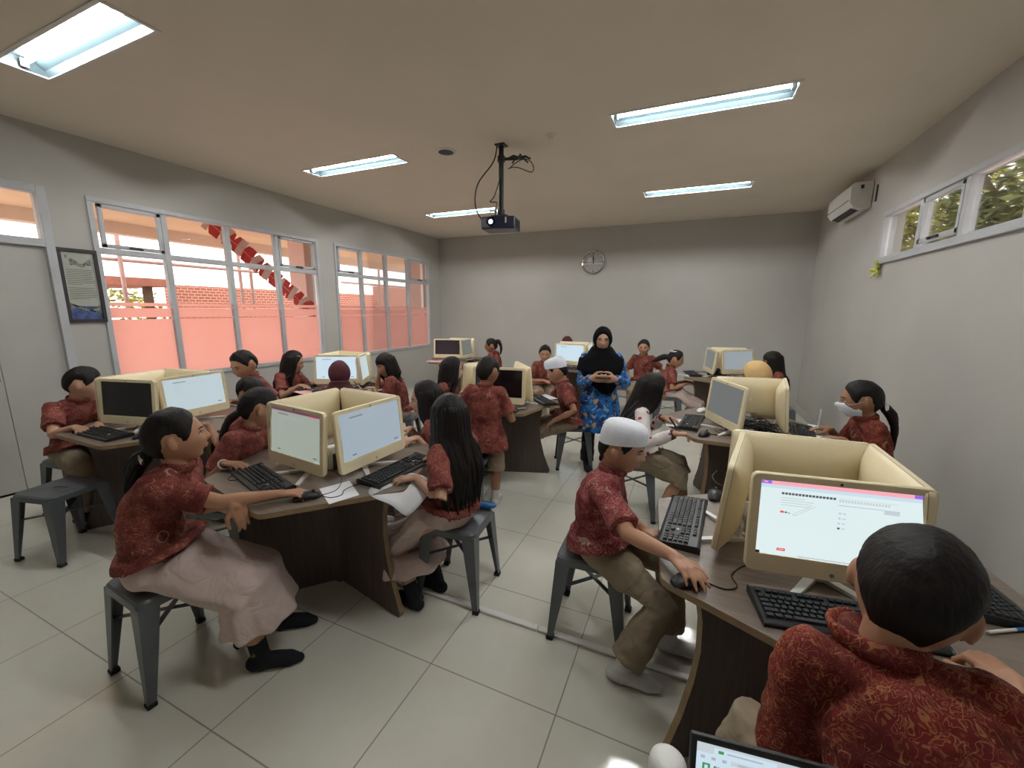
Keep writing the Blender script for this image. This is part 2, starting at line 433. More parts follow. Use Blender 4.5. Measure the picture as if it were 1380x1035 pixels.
def bar(mb, x, w, y0, y1, z0, z1): mb.box(x - w / 2, x + w / 2, y0, y1, z0, z1)
def window(name, x, hole, mull, barz, film_top, awning, side):
    y0, y1, z0, z1 = hole
    root = struct(empty(name, (x, (y0 + y1) / 2, z0)))
    off = V(x, (y0 + y1) / 2, z0); fw = .045; xc = x + side * .03
    mb = MB()
    bar(mb, xc, .10, y0, y1, z0, z0 + fw); bar(mb, xc, .10, y0, y1, z1 - fw, z1)
    bar(mb, xc, .10, y0, y0 + fw, z0 + fw, z1 - fw); bar(mb, xc, .10, y1 - fw, y1, z0 + fw, z1 - fw)
    mb.obj('window_frame', M['alu'], root, off=off, bevel=.004)
    mb = MB()
    for m_ in mull: bar(mb, xc, .07, m_ - .026, m_ + .026, z0 + fw, z1 - fw)
    if mull: mb.obj('mullion', M['alu'], root, off=off, bevel=.004)
    if barz:
        mb = MB(); ys = [y0 + fw] + [q for m_ in mull for q in (m_ - .026, m_ + .026)] + [y1 - fw]
        for k in range(0, len(ys), 2): bar(mb, xc, .066, ys[k], ys[k + 1], barz - .027, barz + .027)
        mb.obj('transom_bar', M['alu'], root, off=off, bevel=.004)
    edges = [y0 + fw] + list(mull) + [y1 - fw]
    zs = [z0 + fw, barz, z1 - fw] if barz else [z0 + fw, z1 - fw]
    for k in range(len(edges) - 1):
        a, b = edges[k] + .02, edges[k + 1] - .02
        for j in range(len(zs) - 1):
            mb = MB(); mb.box(xc - .003, xc + .003, a, b, zs[j] + .01, zs[j + 1] - .01)
            p = mb.obj('pane', M['glass'], root, off=off)
            if film_top and j == 0:
                f = MB()
                xs = xc + side * .006
                f.box(xs - .0008, xs + .0008, a, b, zs[0], film_top - .17)
                f.box(xs - .0008, xs + .0008, a, b, film_top - .152, film_top - .055)
                f.box(xs - .0008, xs + .0008, a, b, film_top - .035, film_top)
                f.obj('frosted_film', M['film'], p, off=off)
    for k in awning:                                                # inner sash of opening lights
        a, b = edges[k] + .03, edges[k + 1] - .03; lo, hi = zs[-2] + .032, zs[-1] - .006
        mb = MB(); xs = xc - side * .022
        for q in ((a, b, lo, lo + .035), (a, b, hi - .035, hi), (a, a + .035, lo, hi), (b - .035, b, lo, hi)): bar(mb, xs, .03, *q)
        s_ = mb.obj('sash', M['alu'], root, off=off, bevel=.003)
        hmb = MB(); ym = (a + b) / 2
        bar(hmb, xs - side * .022, .02, ym - .05, ym + .05, lo + .008, lo + .026); bar(hmb, xs - side * .04, .02, ym + .03, ym + .05, lo + .0, lo + .02)
        hmb.obj('latch', M['darkgrey'], s_, off=off)
    return root
window('window_1', XL, W1, (2.715, 3.375, 4.02), 2.145, 1.655, (0, 3), -1)
window('window_2', XL, W2, (5.59, 6.22, 6.87), 2.155, 1.655, (0, 3), -1)
window('window_3', XR, RW, (3.44, 4.09, 4.73), None, None, (0, 2), 1)
struct(MB().box(XR - .03, XR, RW[0], RW[1] + .03, RW[2] - .02, RW[2]).obj('trim_right_window', M['alu'], bevel=.004))

# door with transom
off = V(XL, 1.2, 0); root = struct(empty('door_1', off))
mb = MB(); xc = XL - .03
for q in ((.55, .61, 0, 2.635), (1.775, 1.835, 0, 2.635), (.61, 1.775, 2.575, 2.635), (.61, 1.775, 2.125, 2.19)): bar(mb, xc, .12, *q)
mb.obj('door_frame', M['alu'], root, off=off, bevel=.004)
MB().box(xc - .003, xc + .003, .61, 1.775, 2.19, 2.575).obj('pane', M['glass'], root, off=off)
MB().box(xc - .02, xc + .02, 1.383, 1.775, .012, 2.122).obj('door_leaf', M['doorpaint'], root, off=off, bevel=.003)
lf = MB().box(xc - .02, xc + .02, .612, 1.378, .014, 2.122).obj('door_leaf', M['doorpaint'], root, off=off, bevel=.003)
pl = MB().box(xc + .02, xc + .026, 1.30, 1.365, .98, 1.15).obj('lock_plate', M['brass'], lf, off=off, bevel=.003)
MB().tube([(xc + .02, 1.325, 1.08), (xc + .075, 1.325, 1.08), (xc + .085, 1.31, 1.08), (xc + .085, 1.20, 1.075)], [.012, .011, .012, .009]).obj('door_handle', M['steel'], lf, smooth=60, off=off)

# framed poster
off = V(XL + .012, 1.975, 1.80); p = tag(empty('framed_poster', off), 'tall dark-framed poster with small print and a blue foot, hung between door and window', 'poster')
mb = MB(); a0, a1, b0, b1 = 1.835, 2.112, 1.465, 2.135; x = XL + .001
for q in ((a0, a1, b0, b0 + .03), (a0, a1, b1 - .03, b1), (a0, a0 + .028, b0 + .03, b1 - .03), (a1 - .028, a1, b0 + .03, b1 - .03)): mb.box(x, x + .022, *q)
mb.obj('frame', M['frame'], p, off=off, bevel=.002)
sh = MB(); X = x + .006
def pq(a, b, c, d, mi, l): sh.add([(X + l, a, c), (X + l, b, c), (X + l, b, d), (X + l, a, d)], [(0, 1, 2, 3)], mi)
ya, yb, za, zb = a0 + .028, a1 - .028, b0 + .03, b1 - .03
pq(ya, yb, za, zb, 0, 0); pq(ya, yb, za, za + .12, 1, .0005)
sh.add([(X + .0008, ya + t * (yb - ya), za + .085 + .03 * math.sin(t * 5)) for t in [i / 10 for i in range(11)]] + [(X + .0008, ya + t * (yb - ya), za + .115 + .04 * math.sin(2 + t * 5)) for t in [i / 10 for i in range(10, -1, -1)]], [tuple(range(22))], 2)
sh.add([(X + .0008, ya + .05 + .15 * t, zb - .125 + .01 * math.sin(t * 9)) for t in [i / 10 for i in range(11)]] + [(X + .0008, ya + .05 + .15 * t, zb - .08 + .022 * math.sin(1 + t * 7)) for t in [i / 10 for i in range(10, -1, -1)]], [tuple(range(22))], 2)
pq(ya + .025, ya + .04, zb - .06, zb - .03, 2, .0008)
random.seed(5)
for i in range(17):
    z = zb - .16 - i * .0165
    if i == 9: continue
    pq(ya + .016, yb - .012 - random.random() * (.10 if i in (8, 16) else .02), z, z + .004, 3, .0008)
sh.obj('print', [M['posterpaper'], M['posterblue'], M['postergrey'], M['ink']], p, off=off)

# ------------------------------------------------------------------ ceiling things
tubeemit = emit('fluorescent_tube', (.95, .97, .96), 200.0)
def troffer(x, y):
    r = empty('ceiling_light', (x, y, H)); mb = MB(); w, d, hh = .635, .122, .085
    for q in ((-w - .018, w + .018, -d - .018, -d + .006), (-w - .018, w + .018, d - .006, d + .018), (-w - .018, -w + .006, -d + .006, d - .006), (w - .006, w + .018, -d + .006, d - .006)): mb.box(*q, -.006, 0)
    mb.obj('frame', M['white'], r, bevel=.002)
    mb = MB(); prof = [(-d + .006, 0), (-d + .022, .035), (-.05, .07), (.05, .07), (d - .022, .035), (d - .006, 0)]
    vs = [(sx * (w - .008), a, b) for sx in (-1, 1) for a, b in prof] + [(sx * (w - .008), a, b + (.012 if b > 0 else .0)) for sx in (-1, 1) for a, b in prof]
    fs = [(i, i + 1, i + 7, i + 6) for i in range(5)] + [(i + 12, i + 18, i + 19, i + 13) for i in range(5)] + [(0, 6, 18, 12), (5, 17, 23, 11)] + [(5, 4, 3, 2, 1, 0), (6, 7, 8, 9, 10, 11)]
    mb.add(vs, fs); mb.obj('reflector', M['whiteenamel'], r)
    for sx in (-1, 1):
        MB().box(sx * .612 - .012, sx * .612 + .012, -.018, .018, .012, .055).obj('lamp_holder', M['white'], r)
    MB().tube([(-.60, 0, .036), (.60, 0, .036)], .014, n=12).obj('lamp_tube', tubeemit, r, smooth=60)
    return r
proto = None
LB = ['recessed strip light in the ceiling nearest the door, largest in the picture', None, 'recessed strip light in the ceiling above the left window, left of the projector', 'recessed strip light in the ceiling, larger of the two right of the projector', 'recessed strip light in the ceiling half hidden behind the hanging projector', 'recessed strip light in the ceiling, smaller and farther of the two right of the projector']
for (x, y), l in zip(LIGHTS, LB):
    o = troffer(x, y) if proto is None else copy_tree(proto)
    if proto is None: proto = o
    o.location = (x, y, H); tag(o, l or 'recessed strip light in the ceiling above the photographer, out of the picture', 'ceiling light', 'strip lights in the ceiling')
sp = tag(empty('ceiling_speaker', (-2.354, 3.73, H)), 'round flush loudspeaker in the ceiling left of the projector pole', 'speaker')
MB().loft([(V(0, 0, 0), V(.105, 0, 0), V(0, .105, 0)), (V(0, 0, -.008), V(.10, 0, 0), V(0, .10, 0)), (V(0, 0, -.010), V(.078, 0, 0), V(0, .078, 0))], 32).obj('rim', M['white'], sp, smooth=40)
MB().loft([(V(0, 0, -.0101), V(.076, 0, 0), V(0, .076, 0)), (V(0, 0, -.014), V(.06, 0, 0), V(0, .06, 0))], 32).obj('grille', M['darkgrey'], sp, smooth=40)
sd = tag(empty('smoke_detector', (-1.27, 3.76, H)), 'small round smoke detector on the ceiling right of the projector pole', 'smoke detector')
MB().loft([(V(0, 0, 0), V(.055, 0, 0), V(0, .055, 0)), (V(0, 0, -.018), V(.052, 0, 0), V(0, .052, 0))], 24).obj('base', M['ceil'], sd, smooth=40)
MB().loft([(V(0, 0, -.018), V(.036, 0, 0), V(0, .036, 0)), (V(0, 0, -.042), V(.028, 0, 0), V(0, .028, 0))], 24).obj('sensor', M['ceil'], sd, smooth=40)

# projector on its pole
PX_, PY_ = -1.78, 3.79; off = V(PX_, PY_, H)
pj = tag(empty('projector', off), 'dark blue projector hanging from the ceiling on a black pole, lens lit', 'projector')
MB().cbox(V(0, 0, -.006), .10, .10, .012).obj('ceiling_plate', M['black'], pj, bevel=.003)
MB().tube([(0, 0, -.006), (0, 0, -.60)], .024, n=16, rnd=False).obj('pole', M['black'], pj, smooth=40)
mb = MB(); mb.tube([(0, 0, -.58), (0, 0, -.645)], .034, n=16, rnd=False); mb.cbox(V(0, 0, -.643), .16, .12, .012)
for sx in (-1, 1): mb.tube([(sx * .07, .03, -.64), (sx * .10, .05, -.66)], .008, n=8)
mb.obj('mount_bracket', M['black'], pj, smooth=40)
rz = Matrix.Rotation(math.radians(8), 4, 'Z')
bx = lambda: MB()
poly = [(-.165, -.12), (-.02, -.145), (.165, -.11), (.165, .115), (-.165, .115)]
b = MB(); b.prism(poly, -.775, -.66, M=rz); b.obj('body', M['projector'], pj, bevel=.014, seg=3)
lens = MB(); c = rz @ V(-.055, -.125, -.715); dr = (rz.to_3x3() @ V(0, -1, 0))
lens.tube([c, c + dr * .03], .042, n=20, rnd=False); lens.obj('lens_ring', M['blackgloss'], pj, smooth=40)
MB().ell(c + dr * .031, rz.to_3x3() @ V(.022, 0, 0), V(0, 0, .022), dr * .006, 16).obj('lens', emit('projector_beam', (.55, .75, 1.0), 2.5), pj, smooth=180)
MB().cbox(rz @ V(.085, -.128, -.70), .014, .006, .05, rz.to_3x3()).obj('badge', M['white'], pj)
vent = MB()
for i in range(6): vent.cbox(rz @ V(.167, -.07 + i * .028, -.715), .004, .012, .07, rz.to_3x3())
vent.obj('vent', M['black'], pj)
MB().tube(catmull([(-.03, -.03, -.02), (-.06, -.05, -.16), (-.19, -.12, -.36), (-.215, -.12, -.56), (-.15, -.05, -.70), (-.10, .11, -.70)], 6), .006, n=8).obj('cable', M['black'], pj, smooth=60)
MB().tube(catmull([(.02, .0, -.10), (.0, -.03, -.3), (-.06, -.03, -.46), (-.11, -.02, -.50), (-.03, -.03, -.52), (-.05, -.03, -.60), (-.07, .05, -.68)], 6), .005, n=8).obj('cable', M['darkgrey'], pj, smooth=60)
MB().tube(catmull([(-.03, -.02, -.66), (-.08, -.04, -.62), (-.10, -.02, -.58), (-.05, .03, -.60), (-.03, .06, -.66)], 6), .006, n=8).obj('cable', M['white'], pj, smooth=60)
# clamp arm with claw and looped wire high on the pole
ar = V(.917, .4, 0); mb = MB(); mb.tube([(0, 0, -.10), (0, 0, -.15)], .036, n=16, rnd=False); mb.tube([V(0, 0, -.125), ar * .15 + UP * -.12], .014, n=10)
for a in (-1.0, .1, 1.1, 2.6, 4.0): mb.tube([ar * .17 + UP * -.115, ar * .17 + V(.06 * math.cos(a), .06 * math.sin(a), -.105), ar * .17 + V(.11 * math.cos(a), .11 * math.sin(a), -.13)], [.014, .011, .007], n=8)
arm_ = mb.obj('clamp_arm', M['black'], pj, smooth=40)
MB().tube([ar * .19 + V(.12 * math.cos(a), .12 * math.sin(a), -.19 - .03 * math.sin(a * 2)) for a in [i * .3 for i in range(22)]], .005, n=6).obj('wire_loop', M['darkgrey'], arm_, smooth=60)

# wall clock
ck = tag(empty('wall_clock', (-1.80, YB, 2.51)), 'round silver-rimmed wall clock on the back wall', 'clock')
mb = MB(); n = 40
mb.loft([(V(0, 0, 0), V(.225, 0, 0), V(0, 0, .225)), (V(0, -.035, 0), V(.225, 0, 0), V(0, 0, .225)), (V(0, -.045, 0), V(.212, 0, 0), V(0, 0, .212)), (V(0, -.036, 0), V(.196, 0, 0), V(0, 0, .196))], n, caps=False)
mb.obj('rim', M['chrome'], ck, smooth=35)
MB().loft([(V(0, -.004, 0), V(.2, 0, 0), V(0, 0, .2)), (V(0, -.016, 0), V(.197, 0, 0), V(0, 0, .197))], n).obj('face', M['clockface'], ck)
mb = MB()
for i in range(12):
    a = i * PI / 6; L = .03 if i % 3 == 0 else .018
    mb.cbox(V(math.sin(a) * .168, -.0175, math.cos(a) * .168), .008 if i % 3 else .012, .002, L, Matrix.Rotation(a, 3, 'Y'))
mb.obj('hour_marks', M['black'], ck)
for nm, a, L, w in (('hour_hand', .05, .095, .014), ('minute_hand', -.12, .14, .010)):
    q = MB(); Mx = Matrix.Rotation(a, 3, 'Y'); q.cbox(Mx @ V(0, -.021, L / 2 - .015), w, .003, L + .03, Mx); q.obj(nm, M['black'], ck)
inner = MB()
inner.loft([(V(-.075, -.0175, .045), V(.045, 0, 0), V(0, 0, .045)), (V(-.075, -.0195, .045), V(.045, 0, 0), V(0, 0, .045))], 20); inner.obj('subdial', M['white'], ck)
MB().cbox(V(0, -.0185, -.028), .34, .003, .014).obj('lamp_reflection', M['white'], ck)  # white strip across the dial, a lamp's reflection modelled as a solid bar
def txt(s, size, loc, rot, mat, parent, name='numeral', align='CENTER', off=None):
    cu = bpy.data.curves.new(name, 'FONT'); cu.body = s; cu.size = size; cu.align_x = align; cu.align_y = 'CENTER'; cu.extrude = .0006
    o = bpy.data.objects.new(name, cu); C.objects.link(o); bpy.context.view_layer.update()
    me = bpy.data.meshes.new_from_object(o.evaluated_get(bpy.context.evaluated_depsgraph_get())); bpy.data.objects.remove(o)
    o = bpy.data.objects.new(name, me); me.materials.clear(); me.materials.append(mat); C.objects.link(o); o.parent = parent; o.location = loc; o.rotation_euler = rot; return o
for i in (12, 3, 6, 9, 1, 2, 4, 5, 7, 8, 10, 11):
    a = i * PI / 6; txt(str(i), .034, (math.sin(a) * .13, -.019, math.cos(a) * .13), (PI / 2, 0, 0), M['ink'], ck)

# air conditioner high on the right wall
off = V(XR, 6.33, 2.88); ac = tag(empty('air_conditioner', off), 'white wall air conditioner with dark outlet high in the far right corner', 'air conditioner')
y0, y1 = 5.92, 6.74; prof = [(0, 2.745), (-.09, 2.735), (-.165, 2.765), (-.205, 2.82), (-.21, 2.98), (-.18, 3.02), (0, 3.025)]
mb = MB(); n = len(prof)
mb.add([(XR + a, y, z) for y in (y0, y1) for a, z in prof], [tuple(range(n)), tuple(range(2 * n - 1, n - 1, -1))] + [(i, i + n, (i + 1) % n + n, (i + 1) % n) for i in range(n)])
mb.obj('housing', M['white'], ac, off=off, bevel=.012, seg=3)
q = MB(); q.add([(XR - .097, y0 + .07, 2.735), (XR - .168, y0 + .07, 2.763), (XR - .168, y1 - .07, 2.763), (XR - .097, y1 - .07, 2.735), (XR - .098, y0 + .07, 2.731), (XR - .171, y0 + .07, 2.760), (XR - .171, y1 - .07, 2.760), (XR - .098, y1 - .07, 2.731)], [(0, 1, 2, 3), (7, 6, 5, 4), (0, 4, 5, 1), (1, 5, 6, 2), (2, 6, 7, 3), (3, 7, 4, 0)])
q.obj('air_outlet', M['black'], ac, off=off)
q = MB()
for k in range(2): q.cbox(V(XR - .118 - k * .03, (y0 + y1) / 2, 2.737 + k * .011), .004, y1 - y0 - .16, .012, Matrix.Rotation(.5, 3, 'Y'))
q.obj('louvre', M['darkgrey'], ac, off=off)
MB().box(XR - .2125, XR - .2075, y0 + .01, y1 - .01, 2.838, 2.842).obj('seam', M['darkgrey'], ac, off=off)
MB().box(XR - .12, XR - .09, y0 - .002, y0 + .004, 2.95, 2.99).obj('badge', M['darkgrey'], ac, off=off)
tag(MB().box(XR - .012, XR, 5.80, 5.825, 2.78, 2.95).obj('cable_clip_strip', M['darkgrey'], bevel=.003), 'short dark strip on the wall beside the air conditioner', 'strip')
# lime ribbon at the window corner
rb = MB(); random.seed(3)
for k in range(9):
    a = random.random() * 6.28; q = V(XR - .035, 5.40 + .05 * math.cos(a), 2.04 + .05 * math.sin(a)); Mx = Matrix.Rotation(a, 3, 'X') @ Matrix.Rotation(random.random(), 3, 'Z')
    rb.ell(q, Mx @ V(.012, 0, 0), Mx @ V(0, .05, 0), Mx @ V(0, 0, .02), 10)
tag(rb.obj('ribbon', M['lime'], smooth=180), 'crumpled lime green ribbon at the corner under the high right window', 'ribbon')
# socket in the far left corner
so = tag(empty('wall_socket', (-4.83, YB - .001, .74)), 'dark power socket with plug on the back wall by the far left corner', 'socket')
MB().cbox(V(0, -.008, 0), .12, .016, .10).obj('plate', M['darkgrey'], so, bevel=.004)
MB().cbox(V(.01, -.035, -.01), .05, .04, .05).obj('plug', M['black'], so, bevel=.008)

# ------------------------------------------------------------------ outside, beyond the windows
struct(MB().box(-16, XL - .16, -4, 20, -.14, -.04).obj('ground_left', M['ground']))
struct(MB().box(XR + .16, 9, -4, 20, -.14, -.04).obj('ground_right', M['ground']))
tag(MB().box(-7.7, XL - .16, -4, 12, 2.815, 2.92).obj('walkway_soffit', M['soffit']), 'flat beige soffit over the walkway outside the left windows', 'soffit')
tag(MB().box(-7.9, -7.7, -4, 12, 2.655, 2.95).obj('soffit_beam', M['beam']), 'long pale beam along the outer edge of the walkway soffit', 'beam')
for y0, y1, l in ((5.36, 5.82, 'pale pink pillar outside the last pane of the near left window'), (8.75, 9.4, 'pale pink pillar outside the last pane of the far left window')):
    tag(MB().box(-6.75, -6.35, y0, y1, -.04, 2.815).obj('pillar', M['pinkwall'], bevel=.01), l, 'pillar')
tag(MB().box(-11.2, -11.0, 5.6, 12.2, -.04, 2.12).obj('brick_wall', M['brick']), 'red brick wall behind the scaffold, beyond the near left window', 'brick wall')
tag(MB().box(-11.2, -11.0, 12.4, 20.5, -.04, 2.45).obj('brick_wall', M['brick']), 'taller red brick wall seen through the far left window', 'brick wall')
sc_ = [(-9.2, 4.0, 'thin scaffold pole standing beyond the first pane of the near left window'), (-9.2, 4.75, 'second scaffold pole beyond the near left window'), (-9.4, 6.2, 'scaffold pole standing in front of the near brick wall'), (-9.4, 6.45, 'scaffold pole close beside another before the near brick wall'), (-9.3, 10.6, 'scaffold pole seen in the first pane of the far left window'), (-9.3, 12.2, 'scaffold pole seen in the second pane of the far left window'), (-9.3, 13.8, 'scaffold pole seen in the third pane of the far left window')]
pp = None
for x, y, l in sc_:
    if pp is None: o = pp = MB().tube([(0, 0, 0), (0, 0, 4.5)], .035, n=8, rnd=False).obj('scaffold_pole', M['pole'], smooth=60)
    else: o = pp.copy(); C.objects.link(o)
    o.location = (x, y, -.04); tag(o, l, 'scaffold pole', 'scaffold poles outside')
for x, y, b, z, l in ((-9.25, 9.0, 15.0, 2.35, 'horizontal scaffold pole crossing the far left window'), (-9.25, 3.0, 6.8, 2.42, 'horizontal scaffold pole crossing the near left window')):
    tag(MB().tube([(x, y, z), (x, b, z)], .03, n=8).obj('scaffold_rail', M['pole'], smooth=60), l, 'scaffold rail')
tag(MB().tube([(-9.33, 12.3, 3.6), (-9.33, 14.2, 2.3)], .03, n=8).obj('scaffold_brace', M['pole'], smooth=60), 'slanting scaffold brace seen in the far left window', 'scaffold brace')
# low shed roof beyond the first panes
sh_ = tag(empty('open_shed', (-10.6, 3.1, -.04)), 'low open shed with red roof edge beyond the near left window', 'shed')
MB().box(-1.2, .6, -1.6, 2.0, 2.06, 2.22).obj('roof', simple('red_oxide_roof', (.42, .17, .12), .8), sh_, bevel=.01)
for x, y in ((.4, -1.2), (.4, .2), (.4, 1.7)): MB().box(x - .06, x + .06, y - .06, y + .06, 0, 2.06).obj('post', M['bark'], sh_)
def leaves(mb, c, r, n, s, mi=0):
    for _ in range(n):
        a = V(random.gauss(0, 1), random.gauss(0, 1), random.gauss(0, 1)); a.normalize()
        p = Vector(c) + V(a.x * r[0], a.y * r[1], a.z * r[2]) * random.uniform(.45, 1) ** .6
        u = V(random.gauss(0, 1), random.gauss(0, 1), random.gauss(0, .5)).normalized(); w = u.cross(V(random.gauss(0, 1), random.gauss(0, 1), 1)).normalized(); q = s * random.uniform(.6, 1.3)
        t = u.cross(w) * q * .12
        mb.add([p - u * q, p + w * q * .38 + t, p + u * q, p - w * q * .38 + t], [(0, 1, 2, 3)], mi)
random.seed(11)
for x, y, r, l in ((-12.5, 5.1, (.7, 1.3, 1.1), 'leafy bush beyond the first pane of the near left window'), (-12.6, 2.4, (.6, 1.1, 1.0), 'leafy bush below the shed roof beyond the near left window')):
    t = tag(empty('bush', (x, y, -.04)), l, 'bush')
    mb = MB(); leaves(mb, (0, 0, 1.25), r, 900, .10); mb.obj('foliage', M['leafa'], t)
    mb = MB()
    for k in range(4): mb.tube([(0, .1 * k, 0), (.1 * k - .15, .3 * (k - 1.5), .8), (.2 * k - .3, .6 * (k - 1.5), 1.4)], [.03, .025, .01], n=6)
    mb.obj('stem', M['bark'], t)
TR = ((3.35, 6.4, (.85, 1.0, .9), 'leafb', 'olive tree outside the nearest pane of the high right window'), (3.55, 8.75, (.95, 1.1, .95), 'leafa', 'yellow green tree outside the middle of the high right window'), (3.9, 11.4, (1.1, 1.3, 1.0), 'leafb', 'dark green tree outside the far end of the high right window'))
for x, y, r, mt, l in TR:
    t = tag(empty('tree', (x, y, -.04)), l, 'tree')
    mb = MB(); leaves(mb, (0, 0, 3.15), r, 1300, .095); leaves(mb, (.0, .1, 2.5), (r[0], r[1], .6), 700, .09); mb.obj('foliage', M[mt], t)
    mb = MB(); mb.tube([(0, 0, 0), (.05, .03, 1.5), (.0, .1, 3.2)], [.1, .08, .03], n=8)
    for k in range(6): a = k * 1.05; mb.tube([(.03, .06, 1.7 + .2 * k), (.5 * math.cos(a), .5 * math.sin(a), 2.4 + .2 * k), (.8 * math.cos(a), .9 * math.sin(a), 2.9 + .2 * k)], [.035, .025, .01], n=6)
    mb.obj('trunk', M['bark'], t, smooth=60)
# red and white bunting
P = catmull([(-6.25, 3.72, 2.80), (-6.28, 4.15, 2.52), (-6.30, 4.55, 2.20), (-6.32, 5.0, 1.88), (-6.34, 5.35, 1.62), (-6.3, 5.9, 1.40)], 6)
bt = tag(empty('bunting', (-6.25, 3.72, 2.80)), 'folded strip of red and white bunting hanging outside the near left window', 'bunting'); o0 = V(-6.25, 3.72, 2.80)
MB().tube(P, .006, n=6).obj('cord', M['flagwhite'], bt, off=o0)
random.seed(9)
for i in range(len(P) - 1):
    a, b = P[i], P[i + 1]; t = (b - a).normalized(); w = t.cross(V(1, 0, 0)).normalized(); sk = V(random.uniform(.0, .05), 0, 0) + t * (.05 if i % 2 else -.01)
    for k, mt in ((-1, 'flagred'), (1, 'flagred')) if i % 3 else ((-1, 'flagwhite'), (1, 'flagwhite')):
        mb = MB(); q0, q1 = a, b + t * .02; e = w * (.13 * k)
        vs = [q0, q1, q1 + e + sk, q0 + e + sk]; nn = V(.003, 0, 0)
        mb.add([v - nn for v in vs] + [v + nn for v in vs], [(0, 1, 2, 3), (7, 6, 5, 4), (0, 4, 5, 1), (1, 5, 6, 2), (2, 6, 7, 3), (3, 7, 4, 0)])
        mb.obj('flag', M[mt], bt, off=o0)
# ------------------------------------------------------------------ stools
def make_stool():
    r = empty('metal_stool'); mb = MB()
    def sq(h, z, ins=0): return [V(h * math.cos(a) , h * math.sin(a), z) for a in ()]
    def rr(h, rad, z, n=4):
        out = []
        for cx, cy, a0 in ((1, 1, 0), (-1, 1, 90), (-1, -1, 180), (1, -1, 270)):
            for k in range(n + 1):
                a = math.radians(a0 + 90 * k / n); out.append(V(cx * (h - rad) + rad * math.cos(a), cy * (h - rad) + rad * math.sin(a), z))
        return out
    R = [rr(.160, .035, .405), rr(.158, .035, .438), rr(.150, .035, .448), rr(.135, .03, .448), rr(.06, .015, .443)]
    n = len(R[0]); vs = [p for q in R for p in q]
    fs = [(k * n + i, k * n + (i + 1) % n, (k + 1) * n + (i + 1) % n, (k + 1) * n + i) for k in range(len(R) - 1) for i in range(n)]
    # slot in the middle of the seat
    sl = []
    for p in rr(.06, .015, .443):
        sl.append(V(p.x * .75, max(-.012, min(.012, p.y)), .440))
    sl2 = [V(p.x, p.y, .425) for p in sl]
    o = len(vs); vs += sl + sl2; k = (len(R) - 1) * n
    fs += [(k + i, k + (i + 1) % n, o + (i + 1) % n, o + i) for i in range(n)] + [(o + i, o + (i + 1) % n, o + n + (i + 1) % n, o + n + i) for i in range(n)]
    mb.add(vs, fs)
    b = len(mb.v); inn = rr(.154, .033, .405) + rr(.150, .033, .436) ; mb.add(inn, [(i, i + n, (i + 1) % n + n, (i + 1) % n) for i in range(n)] + [tuple(range(2 * n - 1, n - 1, -1))])
    mb.obj('seat', M['stool'], r, smooth=35)
    q = MB(); q.add([(p.x, p.y, p.z - .014) for p in sl], [tuple(range(n))]); q.obj('seat_slot', M['black'], r)
    for sx, sy in ((1, 1), (-1, 1), (-1, -1), (1, -1)):
        mb = MB(); T, B = V(sx * .158, sy * .158, .425), V(sx * .185, sy * .185, .018); wt, wb = .075, .030
        def sec(P, w):
            return [P, P + V(-sx * w, 0, 0), P + V(-sx * w, -sy * .006, 0), P + V(-sx * .012, -sy * .012, 0), P + V(-sx * .006, -sy * w, 0), P + V(0, -sy * w, 0)]
        vs = []
        L = [sec(T, wt), sec(T.lerp(B, .5), (wt + wb) / 2 * 1.02), sec(B, wb)]
        for s_ in L: vs += s_
        fs = [(k * 6 + i, k * 6 + (i + 1) % 6, (k + 1) * 6 + (i + 1) % 6, (k + 1) * 6 + i) for k in range(2) for i in range(6)] + [tuple(range(5, -1, -1)), tuple(range(12, 18))]
        mb.add(vs, fs); lg = mb.obj('leg', M['stool'], r, bevel=.002)
        f = MB(); f.cbox(B + V(-sx * .014, -sy * .014, -.007), .036, .036, .022); f.obj('rubber_foot', M['rubber'], lg, bevel=.005)
    mb = MB(); mb.cbox(V(0, 0, .27), .43, .022, .004, Matrix.Rotation(PI / 4, 3, 'Z')); mb.cbox(V(0, 0, .2745), .43, .022, .004, Matrix.Rotation(-PI / 4, 3, 'Z'))
    mb.obj('cross_brace', M['stool'], r)
    return r
STOOL = []
def stool(x, y, deg, label):
    if not STOOL: o = make_stool(); STOOL.append(o)
    else: o = copy_tree(STOOL[0])
    o.location = (x, y, 0); o.rotation_euler = (0, 0, math.radians(deg))
    return tag(o, label, 'stool', 'grey metal stools')

